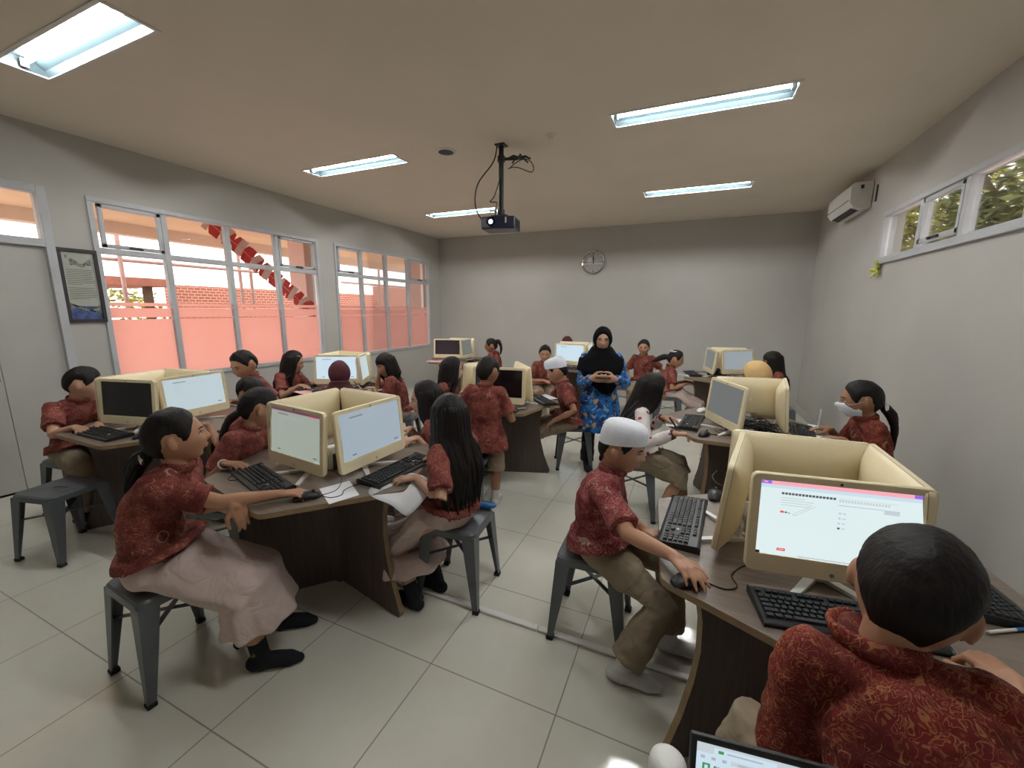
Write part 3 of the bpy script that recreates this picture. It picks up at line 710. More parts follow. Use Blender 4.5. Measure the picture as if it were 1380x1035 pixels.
# ------------------------------------------------------------------ hexagonal desks
def hexdesk(cx, cy, nrm, pan, label):
    r = empty('hexagonal_desk', (cx, cy, 0), 0, label, 'desk', 'hexagonal computer desks')
    rad = .62; mb = MB()
    hexp = [(rad * math.cos(math.radians(nrm + 30 + 60 * k)), rad * math.sin(math.radians(nrm + 30 + 60 * k))) for k in range(6)]
    poly = []
    for k in range(6):
        a, b, c = Vector(hexp[k - 1]), Vector(hexp[k]), Vector(hexp[(k + 1) % 6])
        for t in (.0, .5, 1.0):
            p = b + (a - b).normalized() * .025 * (1 - t) ** 2 + (c - b).normalized() * .025 * t ** 2; poly.append((p.x, p.y))
    mb.prism(poly, .714, .74, 0, None, 1); mb.obj('desk_top', [M['top'], M['edge']], r, bevel=.002)
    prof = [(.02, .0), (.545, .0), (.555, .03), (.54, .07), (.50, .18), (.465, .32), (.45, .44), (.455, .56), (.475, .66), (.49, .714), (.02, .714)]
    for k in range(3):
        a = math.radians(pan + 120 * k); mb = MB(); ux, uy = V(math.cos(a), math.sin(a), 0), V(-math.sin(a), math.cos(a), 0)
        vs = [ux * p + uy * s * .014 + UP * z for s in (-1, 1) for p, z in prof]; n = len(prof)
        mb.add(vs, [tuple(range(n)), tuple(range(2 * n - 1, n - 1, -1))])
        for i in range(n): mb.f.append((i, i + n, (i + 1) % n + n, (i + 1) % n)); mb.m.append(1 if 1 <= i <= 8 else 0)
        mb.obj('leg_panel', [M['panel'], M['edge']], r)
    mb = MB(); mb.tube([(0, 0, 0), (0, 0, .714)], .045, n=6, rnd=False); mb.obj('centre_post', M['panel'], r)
    return r
hexdesk(-1.83, 1.63, 18, -12, 'six-sided desk in the left foreground holding two lit screens and a sheet of paper')
hexdesk(.48, 1.66, 5, 215, 'six-sided desk in the right foreground with the large bright screen')
hexdesk(-3.68, 1.75, 30, -120, 'six-sided desk at the far left near the door, with a switched-off screen in front')
hexdesk(-1.72, 3.52, -11, 19, 'six-sided desk in the middle of the room with a dark screen facing the camera')
hexdesk(.41, 3.51, -92, 239, 'six-sided desk right of the teacher, covered with tangled cables')
hexdesk(-3.62, 3.50, -103.5, -73.5, 'six-sided desk under the windows between the two windows')
hexdesk(-3.65, 6.15, -90, -60, 'six-sided desk in the far left corner below the far window')
hexdesk(-1.60, 6.30, -92, -62, 'six-sided desk against the back wall behind the teacher')
hexdesk(.50, 6.15, -120, -150, 'six-sided desk in the far right corner')

# ------------------------------------------------------------------ all-in-one computers
E_ = {}
for k, c in dict(page=(.74, .86, .87), page2=(.34, .41, .47), page3=(.33, .37, .32), pageb=(.60, .74, .84), pagegrey=(.15, .16, .155), pageslate=(.30, .34, .36), pagepale=(.50, .60, .64), pink=(.95, .42, .50), purple=(.28, .16, .75), text=(.10, .11, .13), grey=(.42, .46, .50), pale=(.55, .62, .66), red=(.85, .07, .06), plum=(.16, .035, .09), crimson=(.35, .03, .06), green=(.05, .30, .10), off=None, dark=(.012, .010, .016), navy=(.015, .03, .08)).items():
    if c: E_[k] = emit('screen_' + k, c)
M['screenoff'] = simple('switched_off_screen', (.010, .008, .011), .16, .1)
M['screenpink'] = simple('switched_off_screen_pink_reflection', (.05, .035, .045), .22, .1)  # pink reflection on the dark screen is put into its base colour
def rrect(w, h, rad, y, zc=0, n=4):
    out = []
    for cx, cz, a0 in ((1, 1, 0), (-1, 1, 90), (-1, -1, 180), (1, -1, 270)):
        for k in range(n + 1):
            a = math.radians(a0 + 90 * k / n); out.append(V(cx * (w / 2 - rad) + rad * math.cos(a), y, zc + cz * (h / 2 - rad) + rad * math.sin(a)))
    return out
def skin_rings(R, cap0=True, cap1=True):
    n = len(R[0]); vs = [p for q in R for p in q]
    fs = [(k * n + i, k * n + (i + 1) % n, (k + 1) * n + (i + 1) % n, (k + 1) * n + i) for k in range(len(R) - 1) for i in range(n)]
    if cap0: fs.append(tuple(range(n - 1, -1, -1)))
    if cap1: fs.append(tuple(range((len(R) - 1) * n, len(R) * n)))
    return vs, fs
MW, MH = .485, .325; SW, SH, SZ = .43, .243, .019      # outer size, screen size, screen centre above frame centre
MON = {}
def make_monitor():
    r = empty('desktop_computer'); zc = .045 + MH / 2; tilt = Matrix.Translation((0, 0, .045)) @ Matrix.Rotation(math.radians(-5), 4, 'X') @ Matrix.Translation((0, 0, -.045))
    def put(vs): return [tilt @ v for v in vs]
    # front bezel ring with a screen opening
    n = 20; O0 = rrect(MW, MH, .022, .016, zc); O1 = rrect(MW, MH, .022, .002, zc); O2 = rrect(MW - .006, MH - .006, .020, -.002, zc)
    I0 = rrect(SW, SH, .002, -.002, zc + SZ); I1 = rrect(SW, SH, .002, .004, zc + SZ)
    vs, fs = skin_rings([O0, O1, O2, I0, I1], False, False)
    mb = MB(); mb.add(put(vs), fs); bz = mb.obj('bezel', M['cream'], r, smooth=35)
    c = MB(); c.tube([tilt @ V(0, -.0015, zc + MH / 2 - .014), tilt @ V(0, -.0035, zc + MH / 2 - .014)], .004, n=10, rnd=False); c.obj('webcam', M['black'], bz)
    lg = MB(); lg.tube([tilt @ V(0, -.0015, zc - MH / 2 + .02), tilt @ V(0, -.003, zc - MH / 2 + .02)], .007, n=14, rnd=False); lg.obj('maker_emblem', M['steel'], bz)
    # bulging back shell
    R = [rrect(MW - .002, MH - .002, .022, .016, zc), rrect(MW - .004, MH - .004, .022, .022, zc), rrect(MW - .03, MH - .03, .03, .034, zc), rrect(MW - .09, MH - .07, .04, .052, zc - .004), rrect(MW - .18, MH - .12, .05, .066, zc - .01), rrect(MW - .30, MH - .19, .05, .072, zc - .015)]
    vs, fs = skin_rings(R, False, True); mb = MB(); mb.add(put(vs), fs); bk = mb.obj('back_shell', M['cream'], r, smooth=50)
    mb = MB(); vs, fs = skin_rings([rrect(MW - .0005, MH - .0005, .022, .0155, zc), rrect(MW - .0005, MH - .0005, .022, .0175, zc)], False, False); mb.add(put(vs), fs); mb.obj('seam', M['creamdark'], bk)
    e = MB(); e.loft([(tilt @ V(0, .0735, zc - .005), V(.022, 0, 0), V(0, 0, .022)), (tilt @ V(0, .075, zc - .005), V(.020, 0, 0), V(0, 0, .020))], 20); e.obj('back_emblem', M['cream'], bk, smooth=40)
    p = MB()
    for i in range(7): p.cbox(tilt @ V(-.06 + i * .02 + (.006 if i > 3 else 0), .058, zc - MH / 2 + .055), .010 + .004 * (i % 2), .02, .007, tilt.to_3x3())
    p.obj('port_row', M['black'], bk)
    s = MB(); s.tube([tilt @ V(0, .05, zc - .09), V(0, .075, .05), V(0, .07, .012)], [.03, .028, .026], n=10, ratio=.35, side=V(1, 0, 0))
    for sx in (-1, 1):
        A, B = V(sx * .01, .085, .007), V(sx * .135, -.075, .007); t = (B - A).normalized(); w = V(-t.y, t.x, 0)
        q = [A - w * .016, B - w * .010, B + w * .010, A + w * .016]
        s.add([v - UP * .007 for v in q] + [v + UP * .006 for v in q], [(3, 2, 1, 0), (4, 5, 6, 7), (0, 1, 5, 4), (1, 2, 6, 5), (2, 3, 7, 6), (3, 0, 4, 7)])
    s.obj('stand', M['white'], r, bevel=.003)
    r['_t'] = 1; del r['_t']
    return r, tilt, zc
random.seed(21)
def textlines(n, u0, u1, v, dv, th=.006, mat='text'):
    return [(u0, v + i * dv, u0 + (u1 - u0) * random.uniform(.55, 1), v + i * dv + th, mat) for i in range(n)]
def ui_exam(page, bar, textmat='text', full=True):
    q = []
    if bar == 'pink': q += [(0, 0, 1, .055, 'pink'), (0, 0, .07, .05, 'purple'), (.93, 0, 1, .05, 'purple'), (.02, .015, .045, .035, 'pink'), (0, .055, 1, .10, 'pageb')]
    elif bar: q += [(0, 0, 1, .05, bar), (.80, .01, .93, .055, 'crimson')]
    if full:
        q += [(.14 + i * .0215, .145, .157 + i * .0215, .175, 'text') for i in range(16)]
        q += textlines(4, .14, .38, .215, .032, .005, 'grey')
        q += [(.14, .395, .165, .42, 'red'), (.17, .40, .185, .42, 'text'), (.19, .405, .205, .425, 'grey')]
        q += [(.50, .15 + i * .0, .85, .155, 'pale') for i in range(1)] + [(.50 + i * .018, .165, .512 + i * .018, .195, 'pale') for i in range(17)] + [(.50, .235, .77, .242, 'grey'), (.77, .235, .86, .29, 'pale')]
        q += [(.505, .33 + i * .065, .52, .355 + i * .065, 'pale' if i < 3 else 'text') for i in range(4)] + [(.53, .335 + i * .065, .55, .35 + i * .065, 'pale') for i in range(4)]
        q += [(.14, .90, .195, .935, 'red'), (.15, .913, .185, .921, 'pageb'), (0, .965, .03, 1, 'dark'), (.28, .975, .62, .985, 'grey'), (.75, .955, .80, .99, 'pale')]
    else:
        q += [(.16 + i * .021, .10, .176 + i * .021, .125, textmat) for i in range(10)]
        q += textlines(2, .16, .75, .16, .03, .004, 'grey') + textlines(6, .17, .32, .24, .055, .005, 'grey')
        q += [(.14, .90, .20, .925, 'text'), (.86, .90, .93, .925, 'text'), (0, .975, .02, .99, 'pale'), (.90, .975, 1, .985, 'pale')]
    return q
def add_screen(r, tilt, zc, page, quads):
    mats = []; mb = MB()
    def mi(k):
        m = M[k] if k in M else E_[k]
        if m not in mats: mats.append(m)
        return mats.index(m)
    def quad(u0, v0, u1, v1, mat, y):
        x0, x1 = -SW / 2 + u0 * SW, -SW / 2 + u1 * SW; z1, z0 = zc + SZ + SH / 2 - v0 * SH, zc + SZ + SH / 2 - v1 * SH
        mb.add([tilt @ V(x0, y, z0), tilt @ V(x1, y, z0), tilt @ V(x1, y, z1), tilt @ V(x0, y, z1)], [(0, 1, 2, 3)], mi(mat))
    quad(0, 0, 1, 1, page, .0028)
    for k, (u0, v0, u1, v1, m) in enumerate(quads): quad(u0, v0, min(u1, 1), min(v1, 1), m, .0024 - k * 2e-6)
    if page == 'page':                                              # slope drawing in the question
        for a, b in (((.22, .43), (.33, .30)), ((.24, .44), (.36, .29)), ((.22, .43), (.24, .44))):
            d = .0022; w = .0012
            A = V(-SW / 2 + a[0] * SW, d, zc + SZ + SH / 2 - a[1] * SH); B = V(-SW / 2 + b[0] * SW, d, zc + SZ + SH / 2 - b[1] * SH)
            mb.add([tilt @ (A + V(0, 0, w * .5)), tilt @ (A - V(0, 0, w * .5)), tilt @ (B - V(0, 0, w * .5)), tilt @ (B + V(0, 0, w * .5))], [(0, 1, 2, 3)], mi('grey'))
    return mb.obj('screen', mats, r)
def monitor(x, y, nrm, label, page='screenoff', quads=()):
    if 'p' not in MON:
        r, t, z = make_monitor(); MON['p'] = (r, t, z)
        src = r; r2 = r
    else:
        src, t, z = MON['p']
        r2 = src.copy(); C.objects.link(r2)
        for ch in list(src.children):
            if ch.name.startswith('screen'): continue
            copy_tree(ch, r2)
    add_screen(r2, MON['p'][1], MON['p'][2], page, quads)
    r2.location = (x, y, .74); r2.rotation_euler = (0, 0, math.radians(nrm + 90))
    return tag(r2, label, 'computer', 'cream all-in-one computers')
def flat(page): return page
monitor(.46, 1.44, -82, 'cream all-in-one computer in the right foreground showing a bright exam page with a pink bar', 'page', ui_exam('page', 'pink'))
monitor(.165, 1.71, 170, 'cream all-in-one computer seen edge-on left of the bright exam screen', 'pagepale')
monitor(.44, 1.985, 91, 'cream all-in-one computer seen from behind, directly beyond the bright exam screen', 'pagepale')
monitor(.715, 1.73, -1, 'cream all-in-one computer turned to the right wall behind the bright exam screen', 'pagepale')
monitor(-1.85, 1.395, -97, 'cream computer with a greenish page, left of two lit screens on the left foreground desk', 'page3', ui_exam('', 'plum', full=False))
monitor(-1.535, 1.66, -2, 'cream computer with a bluish page, right of two lit screens on the left foreground desk', 'page2', ui_exam('', None, full=False))
monitor(-2.105, 1.68, 179, 'cream all-in-one computer seen from behind, back left one on the left foreground desk', 'pagepale')
monitor(-1.80, 1.94, 85, 'cream all-in-one computer seen from behind, back right one on the left foreground desk', 'pagepale')
monitor(-3.63, 1.475, -76, 'cream all-in-one computer with a dark screen on the desk nearest the door', 'screenoff')
monitor(-3.455, 1.85, 5, 'cream all-in-one computer with a lit pale screen on the desk nearest the door', 'pagepale', ui_exam('', None, full=False))
monitor(-3.965, 1.66, 192, 'cream computer seen from behind, left of two backs on the desk nearest the door', 'pagepale')
monitor(-3.79, 2.0, 99, 'cream computer seen from behind, right of two backs on the desk nearest the door', 'pagepale')
monitor(-1.53, 3.20, -80, 'cream all-in-one computer with a black screen on the middle desk beside the standing boy', 'screenoff')
monitor(-1.40, 3.55, 38, 'cream all-in-one computer turned away to the right on the middle desk', 'pagepale')
monitor(-1.90, 3.53, 166, 'cream all-in-one computer seen from behind left of the standing boy', 'pagepale')
monitor(.25, 3.27, -156, 'cream all-in-one computer with a grey angled screen on the cable-strewn desk', 'pagegrey')
monitor(.44, 3.62, 101, 'cream all-in-one computer seen from behind on the cable-strewn desk, port row showing', 'pagepale')
monitor(.70, 3.46, -8, 'cream all-in-one computer seen edge-on at the right of the cable-strewn desk', 'pagepale')
monitor(-3.55, 3.29, -62, 'cream all-in-one computer with a lit page in front of the girl in the maroon headscarf', 'pageb', ui_exam('', None, full=False))
monitor(-3.88, 3.50, 195, 'cream all-in-one computer seen from behind left of the maroon headscarf desk', 'pagepale')
monitor(-3.64, 3.70, 90, 'cream all-in-one computer mostly hidden at the back of the desk under the windows', 'pagepale')
monitor(-3.36, 3.56, 30, 'cream all-in-one computer turned to the curly-haired girl under the windows', 'pagepale')
monitor(-3.83, 5.98, -72, 'cream all-in-one computer with painted pink reflection on its blank screen in the far left corner', 'screenpink')
monitor(-3.50, 6.16, 0, 'cream all-in-one computer in the far left corner turned to the girl with the ponytail', 'pagegrey')
monitor(-3.72, 6.33, 95, 'cream all-in-one computer seen from behind at the back of the far left corner desk', 'pagepale')
monitor(-1.68, 6.04, -92, 'cream all-in-one computer with a white page on the desk behind the teacher', 'pageb', ui_exam('', None, full=False))
monitor(-1.40, 6.34, 5, 'cream all-in-one computer turned sideways on the desk behind the teacher', 'pagepale')
monitor(-1.72, 6.50, 92, 'cream all-in-one computer seen from behind on the desk at the back wall', 'pagepale')
monitor(.25, 6.15, -168, 'cream all-in-one computer turned left on the far right desk', 'pagegrey')
monitor(.62, 6.16, -55, 'cream all-in-one computer with a grey blue page on the far right desk', 'pageslate')
monitor(.50, 6.52, 105, 'cream all-in-one computer seen from behind at the back of the far right desk', 'pagepale')

# ------------------------------------------------------------------ keyboards and mice
KB = []
def make_keyboard():
    r = empty('keyboard'); mb = MB(); w, d = .44, .15
    prof = [(-d / 2, .004), (-d / 2, .011), (-d / 2 + .012, .016), (d / 2 - .01, .026), (d / 2, .022), (d / 2, .004)]
    n = len(prof); mb.add([(s * w / 2, a, b) for s in (-1, 1) for a, b in prof], [tuple(range(n)), tuple(range(2 * n - 1, n - 1, -1))] + [(i, (i + 1) % n, (i + 1) % n + n, i + n) for i in range(n)])
    for x in (-.19, .19):
        for y in (-.055, .055): mb.cbox(V(x, y, .003), .03, .012, .006)
    mb.obj('case', M['black'], r, bevel=.004)
    k = MB(); sl = (.026 - .016) / (d - .022)
    def kc(x0, x1, y0, y1):
        zz = .0165 + ((y0 + y1) / 2 + d / 2 - .012) * sl; i = .0022
        k.add([(x0, y0, zz - .002), (x1, y0, zz - .002), (x1, y1, zz - .002), (x0, y1, zz - .002), (x0 + i, y0 + i * .6, zz + .0062), (x1 - i, y0 + i * .6, zz + .0062), (x1 - i, y1 - i * 1.4, zz + .0068), (x0 + i, y1 - i * 1.4, zz + .0068)], [(4, 5, 6, 7), (0, 1, 5, 4), (1, 2, 6, 5), (2, 3, 7, 6), (3, 0, 4, 7)])
    u = .0186; X0 = -.208; g = .0016
    rows = [[1] * 13 + [2], [1.5] + [1] * 12 + [1.5], [1.75] + [1] * 11 + [2.25], [2.25] + [1] * 10 + [2.75], [1.25, 1.25, 1.25, 6.25, 1.25, 1.25, 1.25, 1.25]]
    y = .036
    for ri, row in enumerate(rows):
        x = X0
        for q in row: kc(x + g / 2, x + q * u - g / 2, y - u + g / 2 + .001, y - g / 2); x += q * u
        y -= .0183
    x = X0
    for grp in (1, 4, 4, 4):
        for _ in range(grp): kc(x + g / 2, x + u - g / 2, .044, .058); x += u
        x += .0095
    xn = X0 + 15 * u + .011
    for yy, cnt in ((.036, 3), (.0177, 3)):
        for i in range(cnt): kc(xn + i * u + g / 2, xn + (i + 1) * u - g / 2, yy - u + g, yy - g / 2)
    for i in range(3): kc(xn + i * u + g / 2, xn + (i + 1) * u - g / 2, .044, .058); kc(xn + i * u + g / 2, xn + (i + 1) * u - g / 2, -.0555, -.0385)
    kc(xn + u + g / 2, xn + 2 * u - g / 2, -.037, -.0205)
    xp = xn + 3 * u + .009
    for j in range(5):
        for i in range(4):
            if xp + (i + 1) * u < w / 2 - .002: kc(xp + i * u + g / 2, xp + (i + 1) * u - g / 2, .036 - j * .0183 - u + g, .036 - j * .0183 - g / 2)
    k.obj('keys', M['key'], r)
    e = MB(); zz = .0195; cx, cy = xn + 1.5 * u, -.011
    st = [(cx + (.0085 if i % 2 == 0 else .004) * math.cos(i * PI / 5 + .3), cy + (.0085 if i % 2 == 0 else .004) * math.sin(i * PI / 5 + .3), zz + (cy + .06) * .0) for i in range(10)]
    e.add([(a, b, .0255) for a, b, c in st] , [tuple(range(10))]); e.obj('emblem', M['keymark'], r)
    return r
def keyboard(x, y, nrm, label):
    if not KB: o = make_keyboard(); KB.append(o)
    else: o = copy_tree(KB[0])
    o.location = (x, y, .7402); o.rotation_euler = (0, 0, math.radians(nrm + 90))
    return tag(o, label, 'keyboard', 'black keyboards')
keyboard(.035, 1.725, 175, 'black keyboard under the white-capped boy\'s reach, left of the edge-on computer')
keyboard(.455, 1.315, -80, 'black keyboard in front of the bright exam screen')
keyboard(.88, 1.70, 4, 'black keyboard at the right picture edge behind the boy in front')
keyboard(-1.935, 1.275, -107, 'black keyboard in front of the greenish page, beside the leaning girl\'s hand')
keyboard(-1.40, 1.675, -3, 'black keyboard in front of the bluish page, lying half on paper')
keyboard(-3.66, 1.345, -90, 'black keyboard in front of the dark screen nearest the door')
keyboard(-1.62, 3.09, -79, 'black keyboard before the black screen on the middle desk')
keyboard(-1.27, 3.66, 42, 'black keyboard by the small white-capped boy on the middle desk')
keyboard(.055, 3.40, 172, 'black keyboard in front of the girl in the white flowered shirt')
keyboard(.80, 3.44, -8, 'black keyboard before the girl wearing a face mask')
keyboard(-3.93, 3.28, 197, 'black keyboard by the girl with the hair clip under the window')
keyboard(-3.28, 3.42, 18, 'black keyboard before the curly-haired girl')
keyboard(-3.33, 6.13, 0, 'black keyboard before the girl with the ponytail')
keyboard(-1.68, 5.88, -92, 'black keyboard on the desk behind the teacher')
keyboard(.06, 6.15, 192, 'black keyboard left of the turned computer on the far right desk')
MS = []
def mouse(x, y, deg, label, mat=None, cable=None):
    if not MS:
        r = empty('computer_mouse'); mb = MB()
        mb.loft([(V(0, -.056 + .112 * t, .002 + .015 * math.sin(PI * min(1, max(.0, t * .9 + .08)))), V(.031 * (math.sin(PI * (.06 + .88 * t)) ** .45), 0, 0), V(0, 0, .019 * math.sin(PI * (.06 + .80 * t)) ** .6)) for t in [i / 12 for i in range(13)]], 18)
        mb.v = [(a, b, max(0, c)) for a, b, c in mb.v]
        mb.obj('shell', M['blackgloss'] if False else M['black'], r, smooth=180)
        w = MB(); w.tube([(-.004, .030, .032), (.004, .030, .032)], .008, n=10, rnd=False); w.obj('wheel', M['darkgrey'], r)
        MS.append(r); o = r
    else: o = copy_tree(MS[0])
    o.location = (x, y, .7403); o.rotation_euler = (0, 0, math.radians(deg - 90))
    tag(o, label, 'mouse', 'computer mice')
    if mat:
        for ch in o.children: ch.data = ch.data.copy(); ch.data.materials[0] = M[mat]
    if cable:
        P = catmull([V(*p, .743) - V(x, y, .7403) for p in cable], 6); Mi = Matrix.Rotation(-math.radians(deg - 90), 3, 'Z')
        MB().tube([Mi @ p for p in P], .0022, n=6).obj('cable', M['black'], o, smooth=60)
    return o
mouse(.055, 1.315, 35, 'black mouse under the hand of the white-capped boy in front', cable=[(.10, 1.35), (.16, 1.33), (.20, 1.36), (.19, 1.42), (.24, 1.50), (.33, 1.55)])
mouse(.165, 2.045, 80, 'black mouse behind the edge-on computer on the right foreground desk', cable=[(.18, 2.10), (.22, 2.13), (.30, 2.08), (.36, 1.95)])
mouse(-1.575, 1.235, 55, 'black mouse under the right hand of the leaning girl', cable=[(-1.54, 1.28), (-1.52, 1.36), (-1.60, 1.47), (-1.70, 1.52)])
mouse(-2.20, 1.33, -30, 'black mouse under the hand with the bracelet')
mouse(-3.36, 1.43, 100, 'black mouse at the corner of the desk nearest the door')
mouse(-1.34, 3.15, 100, 'black mouse under the black screen on the middle desk', cable=[(-1.35, 3.21), (-1.29, 3.27), (-1.32, 3.34), (-1.45, 3.4)])
mouse(.145, 3.10, 60, 'black mouse below the grey angled screen', cable=[(.17, 3.16), (.26, 3.14), (.34, 3.22), (.36, 3.4)])
mouse(.14, 3.85, 60, 'white mouse behind the grey angled screen', 'white')
mouse(-3.80, 3.05, 100, 'black mouse under the hand of the girl with the hair clip')
mouse(-3.58, 3.04, 100, 'black mouse beside the girl in the maroon headscarf')

# ------------------------------------------------------------------ cables and boxes in the middle of the desks
def tangle(cx, cy, r, n, seed, label):
    random.seed(seed); mb = MB()
    for k in range(n):
        P = []
        a = random.random() * 6.28
        for i in range(7):
            a += random.uniform(.5, 1.5); q = r * random.uniform(.25, 1)
            P.append(V(q * math.cos(a), q * .8 * math.sin(a), random.uniform(.006, .075) if 0 < i < 6 else .006))
        mb.tube(catmull(P, 5), random.choice((.0035, .0045, .003)), n=6)
    return tag(mb.obj('cable_tangle', M['black'], loc=(cx, cy, .74), smooth=60), label, 'cables')
tangle(-1.82, 1.67, .17, 9, 2, 'tangle of black cables between the computers on the left foreground desk')
tangle(.44, 1.71, .17, 7, 4, 'tangle of black cables between the computers on the right foreground desk')
tangle(.47, 3.40, .20, 15, 6, 'large tangle of black cables on the desk right of the teacher')
tangle(-3.72, 1.71, .15, 6, 8, 'tangle of black cables between the computers on the desk nearest the door')
tangle(-1.62, 3.50, .15, 5, 9, 'tangle of black cables between the computers on the middle desk')
tangle(.42, 6.25, .14, 7, 10, 'tangle of black cables on the far right desk')
def adapter(x, y, deg, sx, sy, sz, mat, label, cat='power adapter', name='power_adapter'):
    r = empty(name, (x, y, .7402), math.radians(deg), label, cat)
    MB().cbox(V(0, 0, sz / 2), sx, sy, sz).obj('box', M[mat], r, bevel=.008, seg=3)
    MB().tube(catmull([(sx / 2 - .002, 0, sz / 2), (sx / 2 + .03, 0, .02), (sx / 2 + .06, .04, .006), (sx / 2 + .03, .09, .006)], 5), .003, n=6).obj('cord', M[mat], r, smooth=60)
    MB().cbox(V(-sx / 2 - .006, 0, sz / 2), .014, sy * .5, sz * .5).obj('plug_end', M['darkgrey'], r, bevel=.002)
    return r
adapter(-1.71, 1.60, 30, .11, .07, .09, 'darkgrey', 'dark power box between the two lit screens on the left foreground desk')
adapter(-1.76, 1.56, 75, .06, .05, .13, 'white', 'white adapter standing between the two lit screens on the left foreground desk')
adapter(-1.75, 1.77, 10, .13, .06, .10, 'black', 'black power box deeper between the computers of the left foreground desk')
adapter(.38, 3.31, 15, .16, .06, .03, 'white', 'white power strip among the tangled cables')
adapter(.52, 3.35, 100, .11, .06, .045, 'black', 'black power brick among the tangled cables')
adapter(.36, 1.79, 60, .15, .08, .06, 'darkgrey', 'dark power box between the edge-on computer and the bright exam screen')
adapter(.33, 6.24, 60, .16, .10, .09, 'black', 'black power box between the far right computers')

# ------------------------------------------------------------------ paper, pens, small things
def sheet(pts, name, label, mat='paper', z=.7412, cat='paper', th=.0012, z2=None):
    mb = MB(); c = Vector((sum(p[0] for p in pts) / len(pts), sum(p[1] for p in pts) / len(pts), z))
    zz = z2 or [0] * len(pts); n = len(pts)
    vs = [V(p[0] - c.x, p[1] - c.y, q) for p, q in zip(pts, zz)]; vs2 = [v + V(0, 0, th) for v in vs]
    mb.add(vs + vs2, [tuple(range(n - 1, -1, -1)), tuple(range(n, 2 * n))] + [(i, (i + 1) % n, (i + 1) % n + n, i + n) for i in range(n)])
    return tag(mb.obj(name, M[mat], loc=c), label, cat)
def rect(cx, cy, w, d, deg):
    R = Matrix.Rotation(math.radians(deg), 2); return [tuple(Vector((cx, cy)) + R @ Vector((sx * w / 2, sy * d / 2))) for sx, sy in ((-1, -1), (1, -1), (1, 1), (-1, 1))]
sheet([(-1.607, 1.334), (-1.435, 1.236), (-1.381, 1.365), (-1.545, 1.467)], 'paper_sheet', 'white sheet lying at the corner of the left foreground desk between mouse and keyboard')
# sheet drooping over the desk edge in the girl's hands
mb = MB(); G = [[(-1.40, 1.42, .7415), (-1.30, 1.36, .7415), (-1.20, 1.40, .715), (-1.165, 1.43, .62)], [(-1.40, 1.56, .7415), (-1.30, 1.55, .7415), (-1.20, 1.53, .735), (-1.14, 1.52, .68)], [(-1.38, 1.68, .7415), (-1.28, 1.69, .7415), (-1.19, 1.66, .745), (-1.13, 1.62, .72)]]
vs = [V(*p) for r_ in G for p in r_]; fs = [(i * 4 + j, i * 4 + j + 1, i * 4 + j + 5, i * 4 + j + 4) for i in range(2) for j in range(3)]
o = mb.add([v - V(-1.3, 1.5, .74) for v in vs], fs).obj('paper_sheet', M['paper'], loc=(-1.3, 1.5, .74), smooth=180, sub=2); s = o.modifiers.new('thick', 'SOLIDIFY'); s.thickness = .001
tag(o, 'white sheet bending over the desk edge before the long-haired girl', 'paper')
sheet(rect(-1.33, 3.83, .20, .27, 50), 'paper_sheet', 'white sheet under the arm of the small white-capped boy')
sheet(rect(-.06, 3.37, .16, .24, 12), 'paper_sheet', 'white sheet under the hand of the girl in the white flowered shirt')
sheet(rect(-3.16, 3.24, .21, .28, 20), 'paper_sheet', 'white sheet the girl in the maroon headscarf is writing on')
sheet(rect(-3.10, 3.52, .21, .28, 60), 'paper_sheet', 'white sheet before the curly-haired girl')
sheet(rect(-3.93, 5.76, .28, .20, 5), 'paper_sheet', 'pinkish sheet before the blank screen in the far left corner', 'pinkpaper')
sheet(rect(-.03, 6.02, .14, .22, 60), 'paper_sheet', 'white crumpled sheet at the left corner of the far right desk')
sheet(rect(.885, 3.62, .07, .30, -20), 'paper_sheet', 'long white sheet behind the keyboard of the girl with the mask', z2=[0, 0, .0, .0])
sheet(rect(.90, 3.36, .12, .16, -10), 'paper_sheet', 'small white note under the writing hand of the girl with the mask')
sheet(rect(-3.68, 2.97, .22, .12, -12), 'paper_sheet', 'pinkish sheet at the near edge of the desk under the windows', 'pinkpaper')
def pen(a, b, label, mats=('white', 'bluecloth'), rad=.0048):
    a, b = V(*a), V(*b); r = empty('pen', a, 0, label, 'pen'); d = b - a
    MB().tube([V(0, 0, 0), d * .6], rad, n=10, rnd=False).obj('barrel', M[mats[0]], r, smooth=40)
    MB().tube([d * .6, d * .97], rad * 1.1, n=10).obj('grip', M[mats[1]], r, smooth=40)
    MB().tube([V(0, 0, 0), -d * .08], [rad * .7, .001], n=8).obj('tip', M['steel'], r, smooth=40)
    return r
pen((.815, 1.425, .7465), (.945, 1.50, .7465), 'white and blue pen lying on the right foreground desk at the picture edge')
pen((-1.39, 3.51 - .28, .7465), (-1.30, 3.30, .7465), 'white pen lying beside the black screen on the middle desk', ('white', 'white'))
# bracelet etc. live on the people
bp = tag(empty('pencil_case', (-1.045, 2.0, .4485)), 'blue pencil case on the back corner of the long-haired girl\'s stool', 'pencil case')
MB().ell(V(0, 0, .022), V(.075, .01, 0), V(-.004, .028, 0), V(0, 0, .022), 14).obj('body', M['bluecloth'], bp, smooth=180)
MB().tube([(-.06, -.008, .044), (.06, .008, .044)], .003, n=6).obj('zip', M['steel'], bp)
